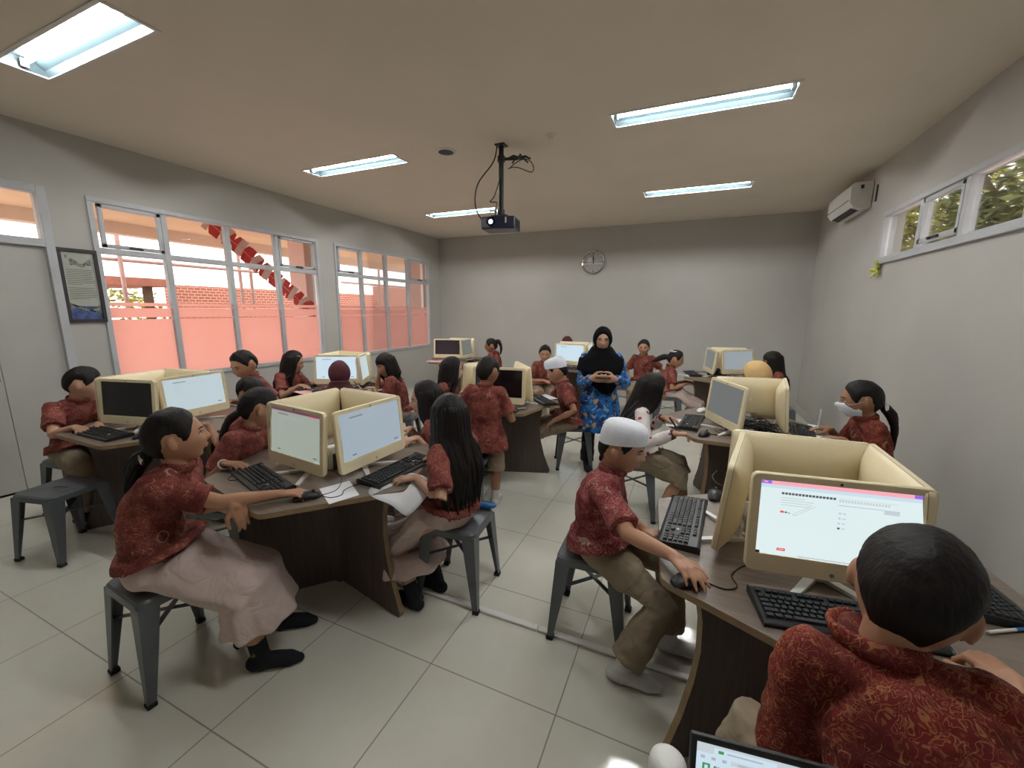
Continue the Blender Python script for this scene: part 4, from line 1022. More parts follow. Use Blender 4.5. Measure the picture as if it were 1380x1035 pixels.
# laptop in front with its little table
tb = tag(empty('side_table', (.14, .44, 0)), 'small white side table carrying the open laptop', 'table')
MB().box(-.28, .28, -.12, .225, .69, .71).obj('table_top', M['white'], tb, bevel=.004)
for sx in (-.25, .25):
    for sy in (-.09, .195): MB().tube([(sx, sy, 0), (sx, sy, .69)], .014, n=10, rnd=False).obj('leg', M['steel'], tb, smooth=40)
lp = tag(empty('laptop', (.218, .60, .711), math.radians(8)), 'open black-framed laptop showing a spreadsheet at the bottom picture edge', 'laptop')
MB().box(-.165, .165, -.235, 0, 0, .016).obj('base', M['darkgrey'], lp, bevel=.004)
kb = MB()
for i in range(13):
    for j in range(5): kb.cbox(V(-.14 + i * .0233, -.06 - j * .021, .0168), .019, .017, .0025)
kb.obj('keys', M['key'], lp)
LT_ = Matrix.Translation((0, 0, .014)) @ Matrix.Rotation(math.radians(-8), 4, 'X')
sc = MB(); sc.box(-.165, .165, 0, .008, .005, .228, M=LT_); scr = sc.obj('lid', M['black'], lp, bevel=.003)
q = MB(); mats = [E_['pageb'], E_['pale'], E_['text'], E_['green'], E_['grey']]
def lq(u0, v0, u1, v1, mi, k):
    x0, x1 = -.155 + u0 * .31, -.155 + u1 * .31; z1, z0 = .218 - v0 * .20, .218 - v1 * .20; y = -.0006 - k * 2e-5
    q.add([LT_ @ V(x0, y, z0), LT_ @ V(x1, y, z0), LT_ @ V(x1, y, z1), LT_ @ V(x0, y, z1)], [(0, 1, 2, 3)], mi)
lq(0, 0, 1, 1, 0, 0); lq(0, 0, 1, .075, 1, 1); lq(.08, .02, .36, .075, 0, 2); lq(.10, .035, .125, .06, 3, 3); lq(.14, .042, .30, .054, 4, 3); lq(.38, .042, .52, .054, 4, 3)
for i, u in enumerate((.02, .07, .12)): lq(u, .10, u + .02, .125, 4, 3)
lq(.16, .095, .9, .13, 1, 2); lq(.19, .107, .5, .12, 4, 3); lq(.03, .16, .066, .225, 3, 3); lq(.04, .175, .056, .21, 0, 4)
for i in range(18): lq(.02, .30 + i * .04, .98, .302 + i * .04, 4, 2)
q.obj('screen', mats, scr)
t_ = txt('SMA LOGO', .0125, LT_ @ V(-.130, -.0012, .1795), (PI / 2 - math.radians(8), 0, 0), E_['text'], scr, 'title_text', 'LEFT')
wb = tag(empty('white_container', (.022, .632, .711)), 'rounded white plastic container beside the laptop at the bottom picture edge', 'container')
MB().loft([(V(0, 0, z), V(r_, 0, 0), V(0, r_, 0)) for z, r_ in ((0, .027), (.006, .031), (.10, .0315), (.132, .0312), (.141, .029), (.147, .024), (.149, .016))], 24).obj('body', M['white'], wb, smooth=60)
MB().loft([(V(0, 0, z), V(r_, 0, 0), V(0, r_, 0)) for z, r_ in ((.096, .0318), (.099, .0318))], 24, caps=False).obj('lid_seam', M['alu'], wb, smooth=60)
# ------------------------------------------------------------------ people
def frame_from(d, up=UP):
    d = d.normalized(); r = d.cross(up)
    r = r.normalized() if r.length > 1e-4 else V(1, 0, 0)
    return r, d, r.cross(d)
def dirv(yaw, pitch=0):
    y, p = math.radians(yaw), math.radians(pitch); return V(math.cos(y) * math.cos(p), math.sin(y) * math.cos(p), math.sin(p))
def g(x, s): return math.exp(-(x / s) ** 2)
def headpoint(dx, dy, dz):
    """unit direction -> point on the head surface, metres for a child (x right, y forward, z up)"""
    z = .108 * dz
    low = sstep(.01, -.10, z)
    ax = .0745 * (1 - .30 * low ** 1.2 - .03 * sstep(.05, .1, z)); ay = (.092 if dy > 0 else .094 * (1 - .42 * sstep(-.02, -.10, z)))
    x = ax * dx; y = ay * (math.copysign(abs(dy) ** .92, dy) if dy else 0)
    if dy > 0:
        y += .0198 * g(x, .0085 + .006 * sstep(.0, -.022, z)) * g(z + .021, .014) + .009 * g(x, .008) * g(z - .002, .020)     # nose
        y -= .0075 * (g(x - .030, .016) + g(x + .030, .016)) * g(z - .006, .011)                                           # eye sockets
        y += .0035 * (g(x - .028, .02) + g(x + .028, .02)) * g(z - .026, .009)                                             # brows
        y += .0085 * g(x, .017) * (g(z + .049, .0055) + g(z + .0605, .0055)) - .004 * g(x, .02) * g(z + .0548, .003)        # lips
        y += .012 * g(x, .018) * g(z + .087, .014) + .004 * (g(x - .038, .018) + g(x + .038, .018)) * g(z + .022, .02)      # chin, cheeks
        y -= .004 * g(z + .073, .008) * g(x, .02)
    return V(x, y, z)
def face_y(x, z):
    low = sstep(.01, -.10, z); ax = .0745 * (1 - .30 * low ** 1.2)
    dx, dz = x / ax, z / .108; dy = math.sqrt(max(.01, 1 - dx * dx - dz * dz)); return headpoint(dx, dy, dz).y
def sphere_dirs(nu, nv):
    D = []
    for j in range(nv + 1):
        t = -PI / 2 + PI * j / nv
        for i in range(nu):
            a = 2 * PI * i / nu; D.append((math.cos(t) * math.cos(a), math.cos(t) * math.sin(a), math.sin(t)))
    fs = [(j * nu + i, j * nu + (i + 1) % nu, (j + 1) * nu + (i + 1) % nu, (j + 1) * nu + i) for j in range(nv) for i in range(nu)]
    return D, fs
HAIRLINE = {   # azimuth from the face (deg) -> lower limit of the hair
    'boy': [(0, .066), (30, .062), (48, .045), (62, .020), (72, .000), (80, -.004), (87, .030), (108, .034), (119, -.012), (140, -.066), (180, -.078)],
    'boylow': [(0, .066), (30, .062), (48, .045), (62, .020), (72, .000), (80, -.004), (87, .030), (108, .034), (119, -.02), (138, -.085), (180, -.098)],
    'girl': [(0, .070), (28, .062), (48, .040), (60, .010), (72, -.012), (80, -.006), (87, .028), (108, .030), (119, -.04), (140, -.075), (180, -.08)],
    'long': [(0, .074), (22, .066), (40, .045), (54, .010), (66, -.03), (80, -.07), (120, -.09), (180, -.09)],
    'fringe': [(0, .030), (34, .030), (46, .020), (58, .000), (68, -.04), (82, -.07), (120, -.09), (180, -.09)],
    'cap': [(0, .052), (60, .046), (90, .036), (130, .020), (180, .012)],
    'hijab': [(0, .072), (20, .064), (36, .040), (48, .005), (54, -.03), (52, -.05), (60, -.12), (180, -.12)],
}
def hl(style, az):
    T = HAIRLINE[style]
    for i in range(len(T) - 1):
        if az <= T[i + 1][0] + 1e-6:
            a, b = T[i], T[i + 1]; t = (az - a[0]) / max(1e-6, b[0] - a[0]); return a[1] + (b[1] - a[1]) * max(0, min(1, t))
    return T[-1][1]
def cap_mesh(style, k, thick, rough, place, seed=0, nu=56, nv=40, soft=.013):
    D, fs = sphere_dirs(nu, nv); vs = []
    for d in D:
        p = headpoint(*d); az = abs(math.degrees(math.atan2(d[0], d[1])))
        if style == 'hijab':
            inface = (p.y > 0) and ((p.x / .054) ** 2 + ((p.z + .012) / (.078 if p.z > -.012 else .084)) ** 2 < 1)
            q = (p.x / .054) ** 2 + ((p.z + .012) / (.078 if p.z > -.012 else .084)) ** 2
            w = sstep(.82, 1.12, q) if p.y > .0 else 1
        else: w = sstep(-soft * .7, soft * .7, p.z - hl(style, az))
        th = thick * (.8 + .35 * sstep(-.05, .09, p.z)) * (1 if style == 'hijab' else .22 + .78 * sstep(.0, .042, p.z - hl(style, az)))
        nz = noise.noise(V(p.x * 42 + seed, p.y * 42, p.z * 14)) * rough + noise.noise(V(p.x * 110 + seed, p.y * 110, p.z * 30)) * rough * .5
        t = -.014 + (.014 + th + nz) * w
        n = V(p.x / .075, p.y / .09, p.z / .105).normalized(); vs.append(place(p + n * t))
    mb = MB(); mb.add(vs, fs); return mb
def ik(a, t, l1, l2, pole):
    d = t - a; L = d.length; mx = (l1 + l2) * .998
    if L > mx:
        s = L / mx; l1 *= s; l2 *= s
    L = max(L, abs(l1 - l2) + .01); u = d.normalized()
    x = (l1 * l1 - l2 * l2 + L * L) / (2 * L); h = math.sqrt(max(0, l1 * l1 - x * x))
    w = pole - u * pole.dot(u); w = w.normalized() if w.length > 1e-4 else UP
    return a + u * x + w * h
def hand(mb, wrist, d, n, side, k, curl, fan=5):
    d = d.normalized(); n = (n - d * n.dot(d)).normalized(); t = d.cross(n) * (-1 if side == 'R' else 1)
    def rotv(v, ax, a): return Matrix.Rotation(a, 3, ax) @ v
    lat = d.cross(n)
    for i, (off, L, pl, r) in enumerate(((.0245, .062, .072, .0080), (.0085, .070, .075, .0083), (-.0080, .065, .071, .0079), (-.0230, .050, .063, .0070))):
        kn = wrist + d * pl * k + t * off * k + n * (.002 if i in (1, 2) else 0) * k
        mb.tube([wrist + t * off * .55 * k, kn], [.0125 * k, .0108 * k], n=8)
        fd = rotv(d, n, math.radians(fan * (1.5 - i)) * (1 if t.dot(n.cross(d)) > 0 else -1))
        p = kn; c = curl * (1 + .10 * i); pts = [p]
        for s, q in enumerate((.46, .30, .24)):
            fd = rotv(fd, lat, -c * (1.0, 1.15, .7)[s]); p = p + fd * L * q * k; pts.append(p)
        mb.tube(pts, [r * k, r * .95 * k, r * .88 * k, r * .74 * k], n=8)
    a = wrist + d * .018 * k + t * .020 * k - n * .004 * k; b = a + (d * .62 + t * .72 - n * .18).normalized() * .036 * k; c = b + (d * .9 + t * .22 - n * .28).normalized() * .030 * k
    e = c + (d * .95 - t * .02 - n * .25).normalized() * .020 * k
    mb.tube([wrist + d * .005, a, b, c, e], [.013 * k, .0125 * k, .0105 * k, .0092 * k, .007 * k], n=8)
PENDING = []
def remeshed(mb, name, mat, parent, off, voxel, smooth=4, disp=0, dscale=.08, post=None):
    o = mb.obj(name, mat, parent, off=off)
    m = o.modifiers.new('r', 'REMESH'); m.mode = 'VOXEL'; m.voxel_size = voxel; m.adaptivity = 0
    s = o.modifiers.new('s', 'SMOOTH'); s.factor = .5; s.iterations = smooth
    if disp:
        t = bpy.data.textures.get('cloth_folds_%g' % dscale) or bpy.data.textures.new('cloth_folds_%g' % dscale, 'CLOUDS'); t.noise_scale = dscale; t.noise_depth = 1
        d = o.modifiers.new('d', 'DISPLACE'); d.texture = t; d.strength = disp; d.mid_level = .5; d.texture_coords = 'GLOBAL'
    PENDING.append((o, post)); return o
def apply_pending():
    dg = bpy.context.evaluated_depsgraph_get()
    new = [(o, bpy.data.meshes.new_from_object(o.evaluated_get(dg)), post) for o, post in PENDING]
    for o, me, post in new:
        old = o.data; o.modifiers.clear(); o.data = me; me.name = o.name
        me.polygons.foreach_set('use_smooth', [True] * len(me.polygons)); me.update()
    PENDING.clear()

def person(label, hip, head, yaw, look=(None, 0, 0), rh=None, lh=None, rf=None, lf=None, k=1.0, hk=1.0, hair='boy', sex='b', shirt='batik', sleeve=.72, bottom='khaki', shorts=False,
           sock='sock_white', skinm='skin', near=0, stand=False, syaw=None, tail=None, extra=(), rhd=None, lhd=None, curl=(.32, .32), rhn=None, lhn=None, knees=None, skirt_hem=None, group=None, bend=.02, hairlen=.34, shirtlen=0, face=True, rel=None, lel=None, collar=0, hback=.95):
    hip, head = V(*hip), V(*head)
    f = dirv(yaw); r = f.cross(UP); sy = yaw if syaw is None else syaw; fs = dirv(sy); rs = fs.cross(UP)
    ly = look[0] if look[0] is not None else yaw
    ld = dirv(ly, look[1]); hr, hd, hu = frame_from(ld)
    if len(look) > 2 and look[2]:
        Rm = Matrix.Rotation(math.radians(look[2]), 3, hd); hr, hu = Rm @ hr, Rm @ hu
    hs = k * hk * 1.09
    place = lambda p: head + (hr * p.x + hd * p.y + hu * p.z) * hs
    nb = head - hu * .100 * hs - hd * .020 * hs - UP * .024 * k         # base of the neck
    vox = {0: .0095, 1: .0068, 2: .0048}[near]; off = V(hip.x, hip.y, 0)
    # spine
    mid = hip.lerp(nb, .5) - f * bend + UP * .01; sp = catmull([hip - UP * .03 * k, hip + UP * .06 * k, mid, nb - (nb - mid).normalized() * .05 * k, nb], 4)
    spine = lambda t: lerpl(sp, t)
    def tors(t):
        w = lerpl([.135, .122, .120, .128, .136, .128, .062, .044], t) * k; d = lerpl([.100, .092, .086, .088, .090, .080, .052, .044], t) * k
        rr_ = (r * (1 - t) + rs * t).normalized(); a = spine(max(0, t - .06)); b = spine(min(1, t + .06)); tg = (b - a).normalized(); dd = rr_.cross(tg).normalized() * -1; rr_ = (dd.cross(tg)).normalized()
        return spine(t), rr_ * w, dd * d, tg
    def torso_rings(ofs, t0=0, t1=1, n=15): 
        out = []
        for i in range(n):
            c, u, v, tg = tors(t0 + (t1 - t0) * i / (n - 1)); out.append((c, u * (1 + ofs / u.length), v * (1 + ofs / v.length)))
        return out
    tg_top = tors(.92)[3]
    S = nb - tg_top * .040 * k
    SH = {'R': S + rs * .128 * k, 'L': S - rs * .128 * k}
    hj = {'R': hip + r * .075 * k, 'L': hip - r * .075 * k}
    # targets
    A1, A2 = .235 * k, .215 * k; L1, L2 = .355 * k, .335 * k
    arms, legs = {}, {}
    for sd, tgt, hdv, pole in (('R', rh, rhd, rel), ('L', lh, lhd, lel)):
        o_ = rs if sd == 'R' else -rs
        if tgt is None:
            tgt = (hip + f * (.20 if not stand else .02) * k + o_ * (.09 if not stand else .19) * k + UP * (.085 if not stand else -.06) * k) if not stand else SH[sd] + o_ * .04 * k - UP * .45 * k + f * .03 * k
        else: tgt = V(*tgt)
        fd = dirv(hdv) if hdv is not None and not isinstance(hdv, tuple) else (V(*hdv).normalized() if hdv is not None else ((tgt - SH[sd]) * V(1, 1, .0 if not stand or tgt.z > .6 else 1)).normalized())
        if stand and tgt.z < SH[sd].z - .38 * k: fd = (-UP + f * .15).normalized()
        wr = tgt - fd * .055 * k
        pv = V(*pole) if pole else (-UP * .9 + o_ * .55 - fs * .25)
        el = ik(SH[sd], wr, A1, A2, pv)
        arms[sd] = (SH[sd], el, wr, fd)
    if stand: L1 = (hip.z - .062 * k) * .512; L2 = (hip.z - .062 * k) * .492
    for sd, tgt in (('R', rf), ('L', lf)):
        o_ = r if sd == 'R' else -r
        if tgt is None: tgt = hip + f * .33 * k + o_ * .09 * k if not stand else hip + o_ * .085 * k
        else: tgt = V(*tgt)
        ank = V(tgt[0], tgt[1], (tgt[2] if len(tgt) > 2 and abs(tgt[2]) > 1e-6 and rf is not None and tgt is not None and tgt.z < .3 and tgt.z > 0 else 0) + .062 * k)
        kn = ik(hj[sd], ank, L1, L2, f * 1.0 + UP * .35 + o_ * (knees if knees else .12))
        legs[sd] = (hj[sd], kn, ank)
    # ---- body: one continuous skin surface
    mb = MB()
    D, fc = sphere_dirs(60, 44); mb.add([place(headpoint(*d)) for d in D], fc)
    for sx in (-1, 1):                                                     # ears
        c = V(sx * .0755, -.012, -.004); mb.ell(place(c), (hr * .0095 * sx + hd * -.006) * hs, (hd * .0145 - hu * .003) * hs, hu * .026 * hs, 12)
        mb.ell(place(c + V(sx * .001, .000, -.020)), hr * .005 * hs, hd * .008 * hs, hu * .008 * hs, 8)
    mb.tube([nb - UP * .03 * k, nb + UP * .01, head - hu * .065 * hs - hd * .022 * hs], [.050 * k, .044 * k, .045 * k], n=18)
    mb.loft(torso_rings(-.034, 0, .2, 4) + torso_rings(-.012, .3, .45, 3) + torso_rings(-.004, .55, 1, 9), 24)
    mb.tube([SH['L'], S - (nb - S) * .0, SH['R']], [.042 * k, .056 * k, .042 * k], n=14)
    for sd in 'RL':
        a, e, w, fd = arms[sd]
        mid_f = e.lerp(w, .3)
        mb.tube([a, a.lerp(e, .5), e, mid_f, w, w + fd * .012], [.042 * k, .037 * k, .031 * k, .0305 * k, .0205 * k, .020 * k], n=14)
        n_ = UP.copy(); nn = (rhn if sd == 'R' else lhn)
        if nn: n_ = V(*nn)
        elif stand or abs(fd.z) > .8: n_ = (rs if sd == 'R' else -rs)
        hand(mb, w, fd, n_, sd, k, curl[0 if sd == 'R' else 1])
        h, kn, an = legs[sd]
        mb.tube([h, h.lerp(kn, .5), kn, kn.lerp(an, .35), an], [.056 * k, .054 * k, .046 * k, .046 * k, .030 * k], n=16)
        ff = dirv(yaw) if not stand else f
        base = V(an.x, an.y, an.z - .062 * k)
        mb.tube([base - ff * .03 * k + UP * .030 * k, base + ff * .05 * k + UP * .032 * k, base + ff * .115 * k + UP * .020 * k, base + ff * .145 * k + UP * .016 * k], [.028 * k, .030 * k, .030 * k, .016 * k], n=12, side=r)
        mb.tube([an, base + UP * .03 * k], [.031 * k, .03 * k], n=10)
    mb.v = [(a, b, max(.002, c)) for a, b, c in mb.v]
    body = remeshed(mb, 'person', M[skinm], None, off, vox, 3 if near == 2 else 2); body.location = off
    tag(body, label, 'person', group)
    P = dict(body=body, off=off, arms=arms, legs=legs, place=place, head=head, hr=hr, hd=hd, hu=hu, hs=hs, nb=nb, r=r, f=f, k=k)
    # ---- face
    if face:
        for sx in (-1, 1):
            ey = MB(); yb = face_y(sx * .030, .005)
            ey.ell(place(V(sx * .030, yb - .0022, .005)), hr * .0135 * hs, hu * .0047 * hs, hd * .0048 * hs, 14, 0)
            ey.ell(place(V(sx * .0295, yb + .0012, .005)), hr * .0060 * hs, hu * .0047 * hs, hd * .0028 * hs, 12, 1)
            ey.obj('eye', [M['eyewhite'], M['iris']], body, smooth=180, off=off)
            lid = MB(); lid.tube([place(V(sx * x, face_y(sx * x, z) + .0008, z)) for x, z in ((.0165, .0065), (.023, .0112), (.031, .0122), (.039, .0095), (.0445, .005))], [.0010 * hs, .0016 * hs, .0018 * hs, .0016 * hs, .001 * hs], n=6)
            lid.obj('eyelashes', M['hair'], body, smooth=180, off=off)
            br = MB(); br.tube([place(V(sx * x, face_y(sx * x, z) + .0004, z)) for x, z in ((.0135, .0225), (.022, .0265), (.033, .0275), (.0445, .0215))], [.0022 * hs, .0030 * hs, .0028 * hs, .0010 * hs], n=6)
            br.obj('eyebrow', M['hair'], body, smooth=180, off=off)
        lp_ = MB()
        for z0, hh in ((-.0497, .0042), (-.0592, .0050)):
            lp_.tube([place(V(x, face_y(x, z0) - .0012, z0 + (abs(x) / .021) ** 2 * (-.0035 if z0 > -.055 else .0048))) for x in (-.021, -.012, 0, .012, .021)], [.0008 * hs, hh * .8 * hs, hh * hs, hh * .8 * hs, .0008 * hs], n=8)
        lp_.obj('lips', M['lips'], body, smooth=180, off=off)
        no = MB()
        for sx in (-1, 1): no.ell(place(V(sx * .0062, face_y(sx * .0062, -.0335) - .0005, -.0345)), hr * .0028 * hs, hd * .003 * hs, hu * .0016 * hs, 8)
        no.obj('nostrils', M['lips'], body, smooth=180, off=off)
    # ---- hair / headwear
    seed = (hip.x * 7.3 + hip.y * 3.1) % 50
    if hair in ('boy', 'boylow', 'girl', 'long', 'fringe'):
        th = {'boylow': .015, 'boy': .012, 'girl': .011, 'long': .014, 'fringe': .014}[hair]
        h = cap_mesh(hair, k, th, .0045 if hair == 'boy' else .003, place, seed)
        if hair in ('long', 'fringe') and hairlen:
            random.seed(int(seed * 100)); n = 34
            for i in range(n):
                az = math.radians(-150 + 300 * i / (n - 1) + random.uniform(-4, 4)); az = PI + az * .78       # measured from the face
                dl = V(math.sin(az), math.cos(az), 0); p0l = V(.078 * dl.x, .096 * dl.y, random.uniform(-.01, .05))
                hd_h = (hr * dl.x + hd * dl.y); hh = V(hd_h.x, hd_h.y, 0).normalized()
                p0 = place(p0l); p1 = place(V(.080 * dl.x, .098 * dl.y, -.075))
                front = max(0, dl.y)
                L = hairlen * k * random.uniform(.82, 1.05) * (1 - .25 * front); pts = [place(V(.07 * dl.x, .085 * dl.y, .06)), p0, p1]
                q = p1.copy(); steps = 4
                for s_ in range(1, steps + 1):
                    zt = p1.z - L * s_ / steps
                    if dl.y < .35 or hback > 1: hh = (V(hd_h.x, hd_h.y, 0).normalized() - fs * (hback * s_ / steps)).normalized()
                    best = min((abs(spine(t).z - zt), t) for t in [i_ / 20 for i_ in range(21)]); c, u, v, _ = tors(best[1])
                    a_ = u.normalized().dot(hh); b_ = v.normalized().dot(hh); rad = 1 / math.sqrt(max(1e-6, (a_ / (u.length + .012)) ** 2 + (b_ / (v.length + .012)) ** 2)) if (a_ or b_) else .1
                    if zt > nb.z + .01: rad = .060 * k
                    rad = min(rad, .125 * k) + .016
                    tgt = V(c.x + hh.x * rad, c.y + hh.y * rad, zt); cur = V(q.x, q.y, zt)
                    dq = (cur - c); dq.z = 0
                    q = tgt if dq.dot(hh) < rad else cur.lerp(tgt, .35); q = q + V(random.uniform(-.008, .008), random.uniform(-.008, .008), 0); pts.append(q)
                pts = catmull(pts, 3); m_ = len(pts)
                h.tube(pts, [(.012 + .010 * math.sin(PI * min(1, j / m_ * 1.1))) * hs * (1 - .75 * (j / (m_ - 1)) ** 3) for j in range(m_)], n=8, ratio=.7)
        hb = h.obj('hair', M['hair'], body, smooth=180, off=off)
        if tail:                                                         # pony tail / plait: list of local or world points
            tl, wd = tail; random.seed(int(seed * 10)); base = place(V(*tl[0])); mbt = MB(); n = 9
            dirs = [V(*q) for q in tl[1:]]
            for i in range(n):
                a = 2 * PI * i / n; o_ = (hr * math.cos(a) + hu * math.sin(a)); pts = [base + o_ * .010 * hs]
                for j, q in enumerate(dirs): pts.append(base + q + o_ * wd * (.75 if j < len(dirs) - 1 else .3) + V(random.uniform(-1, 1), random.uniform(-1, 1), 0) * wd * .25)
                pts = catmull(pts, 3); m_ = len(pts); mbt.tube(pts, [wd * (.7 - .5 * (j / (m_ - 1)) ** 2) for j in range(m_)], n=7)
            mbt.obj('ponytail', M['hair'], hb, smooth=180, off=off)
    if hair in ('cap',):
        cap_mesh('boy', k, .006, .002, place, seed).obj('hair', M['hair'], body, smooth=180, off=off)
        cm_ = MB(); nA = 56; prof = [(.93, 0.0), (1, 0.0), (1.005, .2), (1.0, .42), (.975, .60), (.92, .76), (.80, .89), (.58, .965), (.28, 1.0), (.02, 1.0)]; vs = []
        for q, s_ in prof:
            for i in range(nA):
                az = 2 * PI * i / nA; z0 = hl('cap', abs(math.degrees(az if az <= PI else 2 * PI - az))); ple = 1 + (.010 * math.sin(az * 14) if .42 < s_ < 1 else 0)
                vs.append(place(V(.0805 * math.sin(az) * q * ple, -.001 + .099 * math.cos(az) * q * ple, z0 + (.130 - z0) * s_)))
        f2 = [(j * nA + i, j * nA + (i + 1) % nA, (j + 1) * nA + (i + 1) % nA, (j + 1) * nA + i) for j in range(len(prof) - 1) for i in range(nA)]
        cm_.add(vs, f2); cm_.obj('prayer_cap', M['capwhite'], body, smooth=70, off=off)
    if hair.startswith('hijab'):
        mat = {'hijab': 'maroon', 'hijab_black': 'blackhijab', 'hijab_yellow': 'yellowcloth'}[hair]
        hm = cap_mesh('hijab', k, .014, .002, place, seed)
        rings = []; lg_ = 1.55 if hair == 'hijab_black' else 1.0
        bk_ = place(V(0, -.02, -.06))
        rings.append((bk_ + hd * .0, hr * .082 * hs, hd * .098 * hs)); rings.append((nb + UP * .055 * k, rs * .088 * k, fs * .095 * k))
        rings.append((nb + UP * .015 * k, rs * .115 * k, fs * .108 * k)); rings.append((nb - UP * .04 * k, rs * .188 * k, fs * .120 * k)); rings.append((nb - UP * .13 * k + fs * .01, rs * .205 * k, fs * .138 * k))
        if lg_ > 1: rings.append((nb - UP * .20 * k + fs * .02, rs * .165 * k, fs * .138 * k)); rings.append((nb - UP * .27 * k + fs * .035 - rs * .03, rs * .11 * k, fs * .125 * k)); rings.append((nb - UP * .33 * k + fs * .05 - rs * .045, rs * .055 * k, fs * .10 * k))
        else: rings.append((nb - UP * .20 * k + fs * .01, rs * .19 * k, fs * .14 * k))
        hm.loft(rings, 36, mod=lambda t, a: 1 + .03 * t * math.sin(a * 7 + t * 3))
        remeshed(hm, 'headscarf', M[mat], body, off, max(.006, vox), 3, .006, .07)
    # ---- shirt: one continuous surface with sleeves
    sm = MB(); ofs = .012
    rg = torso_rings(ofs, 0, .90, 15)
    rg0 = list(rg); c, u, v = rg[0]; dn = -UP * (.055 + shirtlen) * k if stand else (UP * .015 * k if bottom == 'skirt' else -UP * .02 * k)
    fw_ = (rs.cross(UP) * -1) if False else f
    if stand: rg = [(c + dn, u * 1.34, v * 1.42), (c + dn * .4 + UP * .02, u * 1.22, v * 1.34)] + rg[1:]
    elif bottom == 'skirt': rg = [(hip + f * .02 * k + UP * .052 * k, r * .184 * k, -(f * .158 + UP * .046) * k), (hip + f * .012 * k + UP * .085 * k, r * .172 * k, -(f * .142 + UP * .03) * k)] + rg[2:]
    else: rg = [(hip + f * .035 * k + UP * .012 * k, r * .190 * k, -(f * .178 + UP * .062) * k), (hip + f * .02 * k + UP * .06 * k, r * .176 * k, -(f * .150 + UP * .04) * k)] + rg[2:]
    rg = rg[:2] + [(a_, b_ * (1 + .14 * max(0, 1 - i_ / 5)), d_ * (1 + .18 * max(0, 1 - i_ / 5))) for i_, (a_, b_, d_) in enumerate(rg0[(1 if stand else 3):], (1 if stand else 3))]
    c, u, v, _ = tors(.95); rg.append((c, u * 1.0 + u.normalized() * .004, v + v.normalized() * .008)); rg.append((nb + tg_top * .004 * k, rs * .068 * k, fs * .066 * k)); rg.append((nb + tg_top * (.026 + collar) * k - fs * collar * .7 * k, rs * .056 * (1 + collar * 6) * k, fs * .058 * (1 + collar * 6) * k))
    sm.loft(rg, 30, mod=lambda t, a: 1 + .022 * (1 - t) ** 1.5 * math.sin(a * 5 + seed) + .012 * (1 - t) * math.sin(a * 11 + seed * 2))
    sm.tube([SH['L'], S + tg_top * .006, SH['R']], [.054 * k, .066 * k, .054 * k], n=16)
    for sd in 'RL':
        a, e, w, fd = arms[sd]
        if sleeve <= 1.0:
            q = a.lerp(e, sleeve); sm.tube([a - (e - a) * .05, a.lerp(e, sleeve * .5), q], [.056 * k, .056 * k, .060 * k], n=18, endrnd=(True, False))
        else: sm.tube([a, a.lerp(e, .5), e, e.lerp(w, .5), w - (w - e) * .04], [.055 * k, .050 * k, .045 * k, .040 * k, .034 * k], n=18, endrnd=(True, False))
    remeshed(sm, 'shirt', M[shirt], body, off, max(.0055, vox), 3, .016 * k, .055)
    co = MB(); pts = []
    if not hair.startswith('hijab'):
        for i in range(19):
            a = math.radians(-162 + 324 * i / 18) ; a = a + PI
            pts.append(nb + tg_top * (.024 + collar + .014 * (-math.cos(a))) * k + rs * math.sin(a) * .059 * (1 + collar * 6) * k + fs * (math.cos(a) * .062 * (1 + collar * 6) - collar * .7) * k)
        co.tube(pts, [.018 * k] * len(pts), n=8, side=tg_top, ratio=.4); co.obj('collar', M[shirt], body, smooth=180, off=off)
    # ---- lower clothes
    if bottom == 'skirt':
        K = (legs['R'][1] + legs['L'][1]) / 2; An = (legs['R'][2] + legs['L'][2]) / 2; hz = skirt_hem if skirt_hem is not None else .20
        tt = (K.z - hz) / max(.05, K.z - An.z); hemc = K.lerp(An, min(1.0, tt)); hemc.z = hz
        half = ((legs['R'][1] - legs['L'][1]).length) / 2
        dK = V(K.x - hip.x, K.y - hip.y, 0).normalized(); tr_ = tors(.28); rings = [(tr_[0], r * tr_[1].length * .98, f * tr_[2].length * .98), (hip + UP * .03 * k, r * .158 * k, f * .116 * k), (hip + dK * .02 * k - UP * .012, r * .172 * k, f * .088 * k + UP * .068 * k), (hip + dK * .10 * k - UP * .004, r * .186 * k, f * .06 * k + UP * .078 * k),
                 (hip.lerp(K, .62) - UP * .012, r * max(.18 * k, half + .095), UP * .090 * k + f * .01), (K - f * .02 - UP * .015, r * max(.165 * k, half + .09), UP * .080 * k + f * .045 * k), (K + f * .018 * k - UP * .035 * k, r * max(.168 * k, half + .09), f * .085 * k + UP * .055 * k),
                 (K.lerp(hemc, .35) + f * .0, r * max(.17 * k, half + .09), f * .110 * k + UP * .01), (K.lerp(hemc, .7), r * max(.185 * k, half + .10), f * .128 * k), (hemc, r * max(.20 * k, half + .115), f * .15 * k)]
        # smooth the path
        cs = catmull([q[0] for q in rings], 3); us = catmull([q[1] for q in rings], 3); vs_ = catmull([q[2] for q in rings], 3)
        sk = MB(); sk.loft(list(zip(cs, us, vs_)), 56, mod=lambda t, a: 1 + (.012 + .060 * sstep(.3, 1, t)) * math.sin(a * 9 + seed + t * 2) + .02 * math.sin(a * 4 + t * 9))
        o = sk.obj('skirt', M['skirt'], body, smooth=180, off=off)
        t = bpy.data.textures.get('skirt_folds') or bpy.data.textures.new('skirt_folds', 'CLOUDS'); t.noise_scale = .11; t.noise_depth = 1
        s = o.modifiers.new('sub', 'SUBSURF'); s.levels = s.render_levels = 1
        d = o.modifiers.new('d', 'DISPLACE'); d.texture = t; d.strength = .022 * k; d.mid_level = .5; d.texture_coords = 'GLOBAL'
